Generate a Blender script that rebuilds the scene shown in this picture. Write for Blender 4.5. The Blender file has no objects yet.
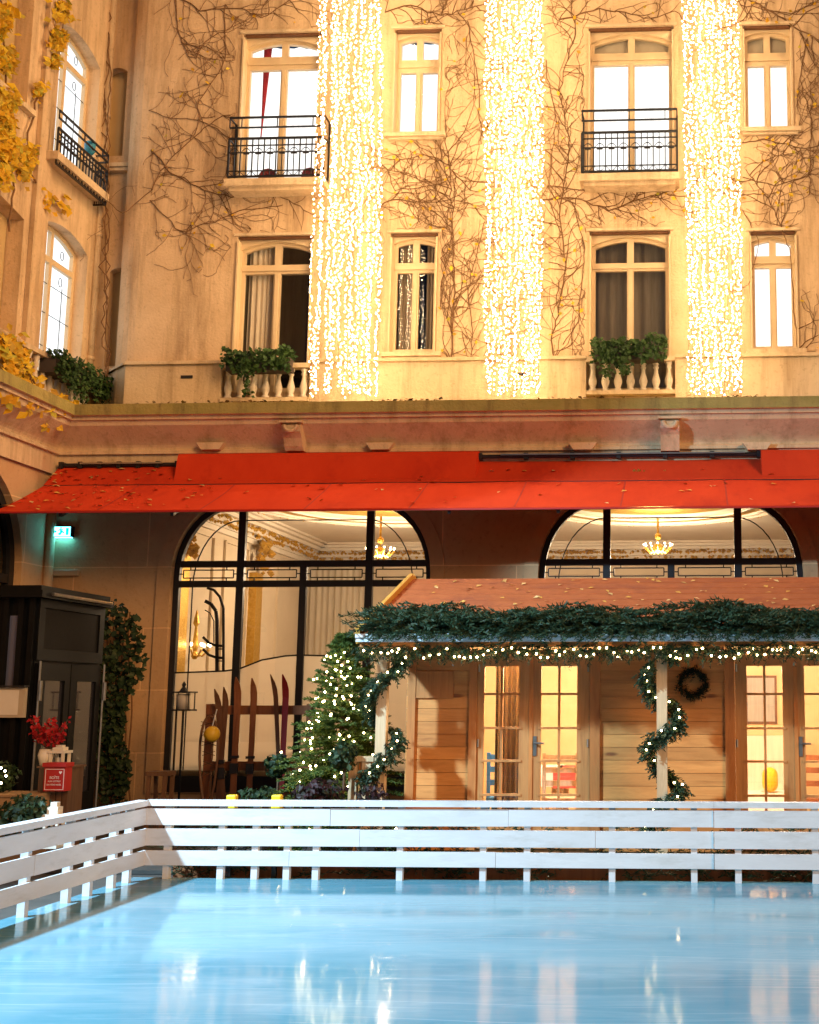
import bpy, bmesh, math, random
from mathutils import Vector, Matrix, noise
from mathutils.geometry import tessellate_polygon
S = bpy.context.scene
COL = S.collection
R = math.radians
PI = math.pi

# ------------------------------------------------------------------ camera
F, PW, PH, PPX, PPY, HOR, VX, EYE = 1240.0, 819, 1024, 630.0, 512.0, 698.0, 690.0, 1.61
PHI = math.atan((HOR - PPY) / F)
PSI = math.atan((VX - PPX) / F * math.cos(PHI))
FW = Vector((-math.sin(PSI)*math.cos(PHI), math.cos(PSI)*math.cos(PHI), math.sin(PHI)))
RT = Vector((math.cos(PSI), math.sin(PSI), 0))
UP = RT.cross(FW)
CAM = Vector((0, 0, EYE))
def ray(x, y): return FW + RT*((x-PPX)/F) + UP*((PPY-y)/F)
def U(x, y, Y):
    d = ray(x, y); return CAM + d*(Y/d.y)
def UX(x, y, X):
    d = ray(x, y); return CAM + d*(X/d.x)
def px(x, Y, y=600): return U(x, y, Y).x
def pz(y, Y, x=450): return U(x, y, Y).z

# ------------------------------------------------------------------ materials
M = {}
def newmat(name):
    m = bpy.data.materials.new(name); m.use_nodes = True
    nt = m.node_tree; nt.nodes.clear()
    out = nt.nodes.new('ShaderNodeOutputMaterial')
    b = nt.nodes.new('ShaderNodeBsdfPrincipled')
    nt.links.new(b.outputs[0], out.inputs[0])
    M[name] = m
    return m, nt, b, out
def N(nt, t, **kw):
    n = nt.nodes.new(t)
    for k, v in kw.items():
        if k.startswith('i_'):
            key = k[2:]
            n.inputs[int(key) if key.isdigit() else key.replace('_', ' ')].default_value = v
        else: setattr(n, k, v)
    return n
def ramp(nt, stops):
    r = nt.nodes.new('ShaderNodeValToRGB')
    while len(r.color_ramp.elements) < len(stops): r.color_ramp.elements.new(.5)
    for e, (p, c) in zip(r.color_ramp.elements, stops): e.position = p; e.color = (*c, 1)
    return r
def coords(nt, scale=(1, 1, 1)):
    g = N(nt, 'ShaderNodeNewGeometry'); mp = N(nt, 'ShaderNodeMapping'); mp.inputs['Scale'].default_value = scale
    nt.links.new(g.outputs['Position'], mp.inputs['Vector']); return mp.outputs[0]
def noisy(name, c1, c2, scale=3.0, rough=.7, sc=(1, 1, 1), bump=.0, bscale=30, c3=None, detail=6, metallic=0, spec=.4, s3=.6):
    m, nt, b, out = newmat(name)
    v = coords(nt, sc)
    n = N(nt, 'ShaderNodeTexNoise', i_Scale=scale, i_Detail=detail, i_Roughness=.62); nt.links.new(v, n.inputs['Vector'])
    r = ramp(nt, [(.3, c1), (.7, c2)]); nt.links.new(n.outputs['Fac'], r.inputs[0])
    col = r.outputs[0]
    if c3:
        n2 = N(nt, 'ShaderNodeTexNoise', i_Scale=s3, i_Detail=8, i_Roughness=.7); nt.links.new(v, n2.inputs['Vector'])
        r2 = ramp(nt, [(.52, (0, 0, 0)), (.72, (1, 1, 1))]); nt.links.new(n2.outputs['Fac'], r2.inputs[0])
        mx = N(nt, 'ShaderNodeMixRGB'); mx.inputs[2].default_value = (*c3, 1)
        nt.links.new(r2.outputs[0], mx.inputs[0]); nt.links.new(col, mx.inputs[1]); col = mx.outputs[0]
    nt.links.new(col, b.inputs['Base Color'])
    b.inputs['Roughness'].default_value = rough; b.inputs['Metallic'].default_value = metallic
    b.inputs['Specular IOR Level'].default_value = spec
    if bump:
        n3 = N(nt, 'ShaderNodeTexNoise', i_Scale=bscale, i_Detail=5); nt.links.new(v, n3.inputs['Vector'])
        bp = N(nt, 'ShaderNodeBump', i_Strength=bump, i_Distance=.02); nt.links.new(n3.outputs['Fac'], bp.inputs['Height'])
        nt.links.new(bp.outputs[0], b.inputs['Normal'])
    return m
def emit(name, col, strength):
    m = bpy.data.materials.new(name); m.use_nodes = True; nt = m.node_tree; nt.nodes.clear()
    o = nt.nodes.new('ShaderNodeOutputMaterial'); e = nt.nodes.new('ShaderNodeEmission')
    e.inputs[0].default_value = (*col, 1); e.inputs[1].default_value = strength
    nt.links.new(e.outputs[0], o.inputs[0]); M[name] = m; return m
def schlick(nt):
    g = nt.nodes.new('ShaderNodeNewGeometry'); d = N(nt, 'ShaderNodeVectorMath', operation='DOT_PRODUCT'); nt.links.new(g.outputs['Incoming'], d.inputs[0]); nt.links.new(g.outputs['Normal'], d.inputs[1])
    a = N(nt, 'ShaderNodeMath', operation='ABSOLUTE'); nt.links.new(d.outputs['Value'], a.inputs[0])
    o = N(nt, 'ShaderNodeMath', operation='SUBTRACT'); o.inputs[0].default_value = 1; nt.links.new(a.outputs[0], o.inputs[1])
    p = N(nt, 'ShaderNodeMath', operation='POWER'); p.inputs[1].default_value = 5; nt.links.new(o.outputs[0], p.inputs[0])
    m = N(nt, 'ShaderNodeMath', operation='MULTIPLY_ADD'); m.inputs[1].default_value = .92; m.inputs[2].default_value = .075; nt.links.new(p.outputs[0], m.inputs[0])
    return m
def glass(name, tint=(1, 1, 1), boost=1.0, rough=0.0):
    m = bpy.data.materials.new(name); m.use_nodes = True; nt = m.node_tree; nt.nodes.clear()
    o = nt.nodes.new('ShaderNodeOutputMaterial'); t = nt.nodes.new('ShaderNodeBsdfTransparent'); g = nt.nodes.new('ShaderNodeBsdfGlossy')
    g.inputs['Roughness'].default_value = rough
    t.inputs[0].default_value = (*tint, 1)
    fr = schlick(nt); mu = N(nt, 'ShaderNodeMath', operation='MULTIPLY'); mu.inputs[1].default_value = boost
    mx = nt.nodes.new('ShaderNodeMixShader')
    nt.links.new(fr.outputs[0], mu.inputs[0]); nt.links.new(mu.outputs[0], mx.inputs[0])
    nt.links.new(t.outputs[0], mx.inputs[1]); nt.links.new(g.outputs[0], mx.inputs[2]); nt.links.new(mx.outputs[0], o.inputs[0])
    M[name] = m; return m
def foliage(name, cols, rough=.55, trans=.25):
    m, nt, b, out = newmat(name)
    g = N(nt, 'ShaderNodeNewGeometry')
    stops = [(i/max(1, len(cols)-1), c) for i, c in enumerate(cols)]
    r = ramp(nt, stops); nt.links.new(g.outputs['Random Per Island'], r.inputs[0])
    nt.links.new(r.outputs[0], b.inputs['Base Color']); b.inputs['Roughness'].default_value = rough
    b.inputs['Specular IOR Level'].default_value = .3
    if trans:
        t = N(nt, 'ShaderNodeBsdfTranslucent'); nt.links.new(r.outputs[0], t.inputs[0])
        mx = N(nt, 'ShaderNodeMixShader'); mx.inputs[0].default_value = trans
        nt.links.new(b.outputs[0], mx.inputs[1]); nt.links.new(t.outputs[0], mx.inputs[2]); nt.links.new(mx.outputs[0], out.inputs[0])
    return m

def stone_mat(name, a, b_, dirt, dirt_lo=.5, dirt_hi=.72, bump=.25, blocks=None):
    m, nt, b, out = newmat(name)
    v = coords(nt)
    n = N(nt, 'ShaderNodeTexNoise', i_Scale=2.2, i_Detail=8, i_Roughness=.65); nt.links.new(v, n.inputs['Vector'])
    r = ramp(nt, [(.3, a), (.7, b_)]); nt.links.new(n.outputs['Fac'], r.inputs[0]); col = r.outputs[0]
    vs = coords(nt, (3.0, 3.0, .35))
    n2 = N(nt, 'ShaderNodeTexNoise', i_Scale=1.1, i_Detail=9, i_Roughness=.7); nt.links.new(vs, n2.inputs['Vector'])
    r2 = ramp(nt, [(dirt_lo, (0, 0, 0)), (dirt_hi, (.75, .75, .75))]); nt.links.new(n2.outputs['Fac'], r2.inputs[0])
    mx = N(nt, 'ShaderNodeMixRGB'); mx.inputs[2].default_value = (*dirt, 1)
    nt.links.new(r2.outputs[0], mx.inputs[0]); nt.links.new(col, mx.inputs[1]); col = mx.outputs[0]
    n5 = N(nt, 'ShaderNodeTexNoise', i_Scale=14, i_Detail=6, i_Roughness=.7); nt.links.new(v, n5.inputs['Vector'])
    r5 = ramp(nt, [(.56, (0, 0, 0)), (.75, (.5, .5, .5))]); nt.links.new(n5.outputs['Fac'], r5.inputs[0])
    mx3 = N(nt, 'ShaderNodeMixRGB'); mx3.inputs[2].default_value = (dirt[0]*.8, dirt[1]*.8, dirt[2]*.8, 1)
    nt.links.new(r5.outputs[0], mx3.inputs[0]); nt.links.new(col, mx3.inputs[1]); col = mx3.outputs[0]
    n3 = N(nt, 'ShaderNodeTexNoise', i_Scale=26, i_Detail=6); nt.links.new(v, n3.inputs['Vector'])
    bp = N(nt, 'ShaderNodeBump', i_Strength=bump, i_Distance=.02); nt.links.new(n3.outputs['Fac'], bp.inputs['Height'])
    nrm = bp.outputs[0]
    if blocks:
        g = N(nt, 'ShaderNodeNewGeometry'); sx = N(nt, 'ShaderNodeSeparateXYZ'); nt.links.new(g.outputs['Position'], sx.inputs[0])
        ad = N(nt, 'ShaderNodeMath', operation='ADD'); nt.links.new(sx.outputs[0], ad.inputs[0]); nt.links.new(sx.outputs[1], ad.inputs[1])
        cx = N(nt, 'ShaderNodeCombineXYZ'); nt.links.new(ad.outputs[0], cx.inputs[0]); nt.links.new(sx.outputs[2], cx.inputs[1])
        br = N(nt, 'ShaderNodeTexBrick', i_Scale=1.0); br.inputs['Brick Width'].default_value = blocks[0]; br.inputs['Row Height'].default_value = blocks[1]
        br.inputs['Mortar Size'].default_value = .009; br.inputs['Color1'].default_value = (1, 1, 1, 1); br.inputs['Color2'].default_value = (.9, .89, .87, 1); br.inputs['Mortar'].default_value = (1.35, 1.35, 1.3, 1)
        nt.links.new(cx.outputs[0], br.inputs['Vector'])
        mm = N(nt, 'ShaderNodeMixRGB', blend_type='MULTIPLY'); mm.inputs[0].default_value = 1
        nt.links.new(col, mm.inputs[1]); nt.links.new(br.outputs['Color'], mm.inputs[2]); col = mm.outputs[0]
        b2 = N(nt, 'ShaderNodeBump', i_Strength=.5, i_Distance=.01); b2.invert = True
        nt.links.new(br.outputs['Fac'], b2.inputs['Height']); nt.links.new(nrm, b2.inputs['Normal']); nrm = b2.outputs[0]
    nt.links.new(col, b.inputs['Base Color']); nt.links.new(nrm, b.inputs['Normal'])
    b.inputs['Roughness'].default_value = .85; b.inputs['Specular IOR Level'].default_value = .25
    return m
stone_mat('stucco', (.61, .43, .245), (.71, .52, .315), (.24, .145, .07), .47, .72, .4)
stone_mat('trim', (.62, .47, .29), (.70, .55, .35), (.26, .165, .085), .48, .74, .35)
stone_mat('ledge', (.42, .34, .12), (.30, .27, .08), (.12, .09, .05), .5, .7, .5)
stone_mat('ground_stone', (.54, .34, .18), (.60, .40, .22), (.30, .18, .09), .55, .8, .2, blocks=(2.1, .86))
stone_mat('baluster_stone', (.60, .52, .40), (.68, .59, .46), (.3, .22, .14), .56, .8)
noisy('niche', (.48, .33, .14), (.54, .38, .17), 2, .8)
noisy('cream_paint', (.62, .47, .28), (.68, .53, .32), 5, .5)
noisy('iron', (.012, .012, .014), (.02, .02, .022), 8, .45)
noisy('kiosk_black', (.003, .0033, .0035), (.006, .006, .006), 5, .55, spec=.15)
noisy('kiosk_panel', (.006, .005, .004), (.009, .0075, .006), 18, .7, bump=.1, bscale=80, spec=.12)
noisy('steel', (.35, .33, .3), (.5, .47, .43), 9, .3, metallic=.9)
noisy('awning_red', (.55, .044, .014), (.64, .060, .018), 1.6, .85, bump=.22, bscale=7, c3=(.38, .024, .012), spec=.1, sc=(1.4, .5, 1))
noisy('red_seam', (.36, .022, .010), (.42, .03, .012), 5, .85)
noisy('red_dark', (.36, .014, .012), (.43, .02, .014), 3, .6)
noisy('white_paint', (.59, .59, .595), (.67, .67, .675), 4, .5, c3=(.50, .49, .47), s3=3.5, bump=.08, bscale=20, sc=(.5, .5, 2.2))
noisy('gutter_white', (.55, .60, .64), (.62, .66, .70), 4, .4)
noisy('roof_felt', (.35, .086, .022), (.42, .118, .034), 9, .85, bump=.3, bscale=90, c3=(.27, .07, .03), s3=1.5)
noisy('board_yellow', (.55, .27, .04), (.62, .33, .06), 6, .6)
def wood(name, a, b_, sc=(1, 8, 8), knots=True, rough=.6):
    m, nt, b, out = newmat(name)
    v = coords(nt, sc)
    n = N(nt, 'ShaderNodeTexNoise', i_Scale=2.2, i_Detail=7, i_Roughness=.6, i_Distortion=.6); nt.links.new(v, n.inputs['Vector'])
    r = ramp(nt, [(.28, a), (.5, b_), (.74, tuple(x*.8 for x in a))]); nt.links.new(n.outputs['Fac'], r.inputs[0]); col = r.outputs[0]
    g = N(nt, 'ShaderNodeNewGeometry')
    mr = N(nt, 'ShaderNodeMapRange'); mr.inputs[3].default_value = .72; mr.inputs[4].default_value = 1.12
    nt.links.new(g.outputs['Random Per Island'], mr.inputs[0])
    mm = N(nt, 'ShaderNodeMixRGB', blend_type='MULTIPLY'); mm.inputs[0].default_value = 1
    nt.links.new(col, mm.inputs[1]); nt.links.new(mr.outputs[0], mm.inputs[2]); col = mm.outputs[0]
    vp = coords(nt, (sc[0]*.8, sc[1]*.25, sc[2]*.25))
    np_ = N(nt, 'ShaderNodeTexNoise', i_Scale=1.6, i_Detail=6, i_Roughness=.7); nt.links.new(vp, np_.inputs['Vector'])
    rp = ramp(nt, [(.35, (.72, .66, .6)), (.62, (1, 1, 1))]); nt.links.new(np_.outputs['Fac'], rp.inputs[0])
    m3 = N(nt, 'ShaderNodeMixRGB', blend_type='MULTIPLY'); m3.inputs[0].default_value = .8
    nt.links.new(col, m3.inputs[1]); nt.links.new(rp.outputs[0], m3.inputs[2]); col = m3.outputs[0]
    if knots:
        vk = coords(nt, (sc[0]*2.0, sc[1]*.7, sc[2]*.7))
        vo = N(nt, 'ShaderNodeTexVoronoi', i_Scale=1.3); nt.links.new(vk, vo.inputs['Vector'])
        rk = ramp(nt, [(.05, (1, 1, 1)), (.12, (0, 0, 0))]); nt.links.new(vo.outputs['Distance'], rk.inputs[0])
        mx = N(nt, 'ShaderNodeMixRGB'); mx.inputs[2].default_value = (a[0]*.35, a[1]*.3, a[2]*.3, 1)
        nt.links.new(rk.outputs[0], mx.inputs[0]); nt.links.new(col, mx.inputs[1]); col = mx.outputs[0]
    nt.links.new(col, b.inputs['Base Color']); b.inputs['Roughness'].default_value = rough
    bp = N(nt, 'ShaderNodeBump', i_Strength=.12, i_Distance=.01); nt.links.new(n.outputs['Fac'], bp.inputs['Height']); nt.links.new(bp.outputs[0], b.inputs['Normal'])
    return m
wood('chalet_wood', (.60, .225, .052), (.74, .325, .088), (.5, 5, 5))
wood('chalet_trim', (.46, .160, .036), (.56, .220, .056), (6, 6, .6), False)
wood('pale_wood', (.60, .42, .24), (.68, .50, .30), (8, 8, 1), False)
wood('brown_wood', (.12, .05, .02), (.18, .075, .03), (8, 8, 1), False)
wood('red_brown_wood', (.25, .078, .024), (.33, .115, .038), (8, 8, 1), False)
wood('log_wood', (.10, .05, .025), (.16, .08, .04), (8, 8, 1), False)
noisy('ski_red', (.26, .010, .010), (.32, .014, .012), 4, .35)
noisy('bark', (.07, .04, .022), (.13, .075, .04), 12, .9)
noisy('vine_wood', (.14, .07, .03), (.22, .115, .05), 8, .9)
noisy('yellow_plastic', (.80, .55, .02), (.85, .6, .03), 4, .4)
noisy('yellow_ball', (.72, .42, .02), (.80, .5, .04), 6, .3)
noisy('paving', (.05, .045, .04), (.09, .08, .07), 2, .8, c3=(.03, .028, .026), bump=.2)
noisy('cloth_white', (.75, .72, .66), (.82, .79, .73), 5, .8)
noisy('cloth_red', (.5, .06, .05), (.6, .09, .07), 5, .8)
noisy('cloth_blue', (.06, .22, .5), (.08, .28, .6), 5, .7)
noisy('grey_curtain', (.30, .28, .24), (.40, .37, .32), 5, .9, sc=(6, 6, .5))
noisy('cream_curtain', (.62, .54, .42), (.72, .64, .5), 4, .9, sc=(6, 6, .4))
noisy('room_cream', (.66, .55, .40), (.74, .62, .46), 1.5, .7)
noisy('room_ceiling', (.74, .66, .54), (.80, .72, .60), 5, .7)
noisy('gold', (.62, .36, .06), (.78, .50, .12), 22, .35, metallic=.75, bump=.6, bscale=40)
noisy('gold_cloth', (.62, .36, .06), (.70, .42, .09), 5, .8, sc=(8, 8, .5))
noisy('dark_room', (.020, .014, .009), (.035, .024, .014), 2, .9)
noisy('chalet_inside', (.66, .48, .24), (.74, .56, .30), 3, .7)
noisy('red_curtain', (.36, .02, .03), (.46, .03, .04), 4, .9, sc=(8, 8, .5))
noisy('maroon', (.22, .02, .03), (.3, .03, .04), 4, .8)
noisy('blind', (.42, .36, .26), (.48, .42, .3), 4, .9)
noisy('lantern_white', (.66, .60, .50), (.74, .68, .58), 5, .5)
noisy('frost', (.42, .38, .33), (.5, .46, .4), 5, .5)
noisy('sign_beige', (.42, .34, .24), (.48, .40, .29), 5, .6)
noisy('clay_pot', (.05, .04, .035), (.08, .06, .05), 5, .7)
noisy('sand_planter', (.33, .2, .1), (.4, .25, .13), 5, .8)
noisy('white_letters', (.8, .7, .68), (.85, .75, .72), 5, .6)
noisy('blue_plastic', (.03, .2, .32), (.04, .27, .4), 5, .4)
glass('glass', (.96, .96, .95), 1.0)
glass('glass_dark', (.6, .57, .52), .9)
glass('glass_blue', (.5, .55, .7), 2.0)
foliage('fir', [(.014, .034, .018), (.032, .070, .034), (.022, .052, .028), (.055, .095, .045), (.03, .04, .016)])
foliage('tree_needles', [(.045, .080, .018), (.10, .15, .03), (.07, .115, .024), (.13, .18, .04)])
foliage('wreath_leaf', [(.007, .016, .010), (.014, .030, .016)])
foliage('ivy', [(.015, .04, .012), (.035, .085, .02), (.06, .12, .03), (.02, .055, .015)])
foliage('dark_leaf', [(.012, .028, .014), (.026, .055, .022), (.045, .075, .025)])
foliage('purple_leaf', [(.03, .012, .016), (.05, .018, .022), (.02, .03, .015)])
foliage('autumn', [(.78, .52, .02), (.70, .38, .02), (.82, .62, .05), (.5, .28, .03), (.52, .50, .06)], .6, .3)
foliage('red_leaf', [(.4, .01, .012), (.5, .02, .02), (.3, .008, .012)])
foliage('litter', [(.10, .05, .02), (.2, .11, .03), (.06, .05, .02), (.3, .2, .04)], .8, 0)
foliage('fallen', [(.70, .42, .10), (.62, .33, .06), (.75, .55, .25), (.4, .2, .05)], .7, 0)
emit('bulb_curtain', (1, .69, .38), 128)
emit('bulb', (1, .66, .30), 44)
emit('bulb_tree', (1, .72, .34), 40)
emit('globe', (1, .8, .5), 5)
emit('candle', (1, .72, .38), 22)
def voile_mat(name, c, st):  # room light put into the cloth's own glow, fold shading as streaks
    m = bpy.data.materials.new(name); m.use_nodes = True; nt = m.node_tree; nt.nodes.clear()
    o = nt.nodes.new('ShaderNodeOutputMaterial'); e = nt.nodes.new('ShaderNodeEmission'); e.inputs[1].default_value = st
    n = N(nt, 'ShaderNodeTexNoise', i_Scale=1.0, i_Detail=5, i_Roughness=.6); nt.links.new(coords(nt, (14, 14, .35)), n.inputs['Vector'])
    r = ramp(nt, [(.25, tuple(x*.68 for x in c)), (.62, c)]); nt.links.new(n.outputs['Fac'], r.inputs[0]); nt.links.new(r.outputs[0], e.inputs[0]); nt.links.new(e.outputs[0], o.inputs[0]); M[name] = m
voile_mat('glow_voile', (1, .97, .92), 1.55); voile_mat('glow_voile_wing', (.95, .98, 1), 1.55); voile_mat('glow_voile_cool', (.92, .97, 1), 1.3)
emit('exit_white', (.09, .74, 1), 13)
emit('exit_green', (.0, .55, .5), 1.6)
wood('chalet_wood_v', (.56, .235, .068), (.66, .315, .10), (6, 6, .6), False)
m, nt, b_, o_ = newmat('kiosk_glass'); b_.inputs['Base Color'].default_value = (.035, .035, .045, 1); b_.inputs['Roughness'].default_value = .05; b_.inputs['Specular IOR Level'].default_value = .9
m, nt, b_, o_ = newmat('kiosk_blue'); b_.inputs['Base Color'].default_value = (.10, .11, .17, 1); b_.inputs['Roughness'].default_value = .1
# ice
def ice_mat():
    m, nt, b, out = newmat('ice')
    v = coords(nt, (.35, 1.4, 1))
    n = N(nt, 'ShaderNodeTexNoise', i_Scale=.7, i_Detail=7, i_Roughness=.65); nt.links.new(v, n.inputs['Vector'])
    r = ramp(nt, [(.28, (.065, .255, .35)), (.5, (.13, .325, .415)), (.74, (.27, .42, .49))]); nt.links.new(n.outputs['Fac'], r.inputs[0])
    col = r.outputs[0]; rough = None
    n2 = N(nt, 'ShaderNodeTexNoise', i_Scale=1.5, i_Detail=8, i_Roughness=.7, i_Distortion=.8); nt.links.new(coords(nt, (.5, 2.0, 1)), n2.inputs['Vector'])
    r2 = ramp(nt, [(.52, (0, 0, 0)), (.76, (.32, .32, .32))]); nt.links.new(n2.outputs['Fac'], r2.inputs[0])
    mx = N(nt, 'ShaderNodeMixRGB'); mx.inputs[2].default_value = (.43, .60, .70, 1)
    nt.links.new(r2.outputs[0], mx.inputs[0]); nt.links.new(col, mx.inputs[1]); col = mx.outputs[0]
    tot = r2.outputs[0]
    for rot, sc, lo in ((.35, (.5, 26, 1), .64), (-.6, (.4, 32, 1), .66), (1.3, (.4, 30, 1), .67)):      # skate cuts
        g = N(nt, 'ShaderNodeNewGeometry'); mp = N(nt, 'ShaderNodeMapping'); mp.inputs['Rotation'].default_value = (0, 0, rot); mp.inputs['Scale'].default_value = sc
        wv = N(nt, 'ShaderNodeTexNoise', i_Scale=.25, i_Detail=1); nt.links.new(g.outputs['Position'], wv.inputs['Vector'])
        av_ = N(nt, 'ShaderNodeMixRGB', blend_type='ADD'); av_.inputs[0].default_value = 1.6; nt.links.new(g.outputs['Position'], av_.inputs[1]); nt.links.new(wv.outputs['Color'], av_.inputs[2])
        nt.links.new(av_.outputs[0], mp.inputs['Vector'])
        nn = N(nt, 'ShaderNodeTexNoise', i_Scale=1.0, i_Detail=2); nt.links.new(mp.outputs[0], nn.inputs['Vector'])
        rr = ramp(nt, [(lo, (0, 0, 0)), (lo+.035, (.17, .17, .17))]); nt.links.new(nn.outputs['Fac'], rr.inputs[0])
        mx = N(nt, 'ShaderNodeMixRGB'); mx.inputs[2].default_value = (.54, .68, .75, 1)
        nt.links.new(rr.outputs[0], mx.inputs[0]); nt.links.new(col, mx.inputs[1]); col = mx.outputs[0]
        ad = N(nt, 'ShaderNodeMath', operation='ADD'); nt.links.new(tot, ad.inputs[0]); nt.links.new(rr.outputs[0], ad.inputs[1]); tot = ad.outputs[0]
    nt.links.new(col, b.inputs['Base Color'])
    mr = N(nt, 'ShaderNodeMapRange'); mr.inputs[3].default_value = .085; mr.inputs[4].default_value = .32
    nt.links.new(tot, mr.inputs[0]); nt.links.new(mr.outputs[0], b.inputs['Roughness'])
    b.inputs['IOR'].default_value = 1.33
    n3 = N(nt, 'ShaderNodeTexNoise', i_Scale=.9, i_Detail=3); nt.links.new(coords(nt, (1, .6, 1)), n3.inputs['Vector'])
    bp = N(nt, 'ShaderNodeBump', i_Strength=.08, i_Distance=.05); nt.links.new(n3.outputs['Fac'], bp.inputs['Height'])
    b2 = N(nt, 'ShaderNodeBump', i_Strength=.25, i_Distance=.004); nt.links.new(tot, b2.inputs['Height']); nt.links.new(bp.outputs[0], b2.inputs['Normal'])
    nt.links.new(b2.outputs[0], b.inputs['Normal'])
ice_mat()
# etched lower glass: milky
def milk():
    m = bpy.data.materials.new('milk_glass'); m.use_nodes = True; nt = m.node_tree; nt.nodes.clear()
    o = nt.nodes.new('ShaderNodeOutputMaterial'); t = nt.nodes.new('ShaderNodeBsdfTransparent'); tr = nt.nodes.new('ShaderNodeBsdfTranslucent')
    tr.inputs[0].default_value = (.85, .74, .6, 1)
    mx = nt.nodes.new('ShaderNodeMixShader'); mx.inputs[0].default_value = .72
    nt.links.new(t.outputs[0], mx.inputs[1]); nt.links.new(tr.outputs[0], mx.inputs[2])
    g = nt.nodes.new('ShaderNodeBsdfGlossy'); g.inputs['Roughness'].default_value = .02
    fr = schlick(nt); m2 = nt.nodes.new('ShaderNodeMixShader')
    nt.links.new(fr.outputs[0], m2.inputs[0]); nt.links.new(mx.outputs[0], m2.inputs[1]); nt.links.new(g.outputs[0], m2.inputs[2])
    nt.links.new(m2.outputs[0], o.inputs[0]); M['milk_glass'] = m
milk()

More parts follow.
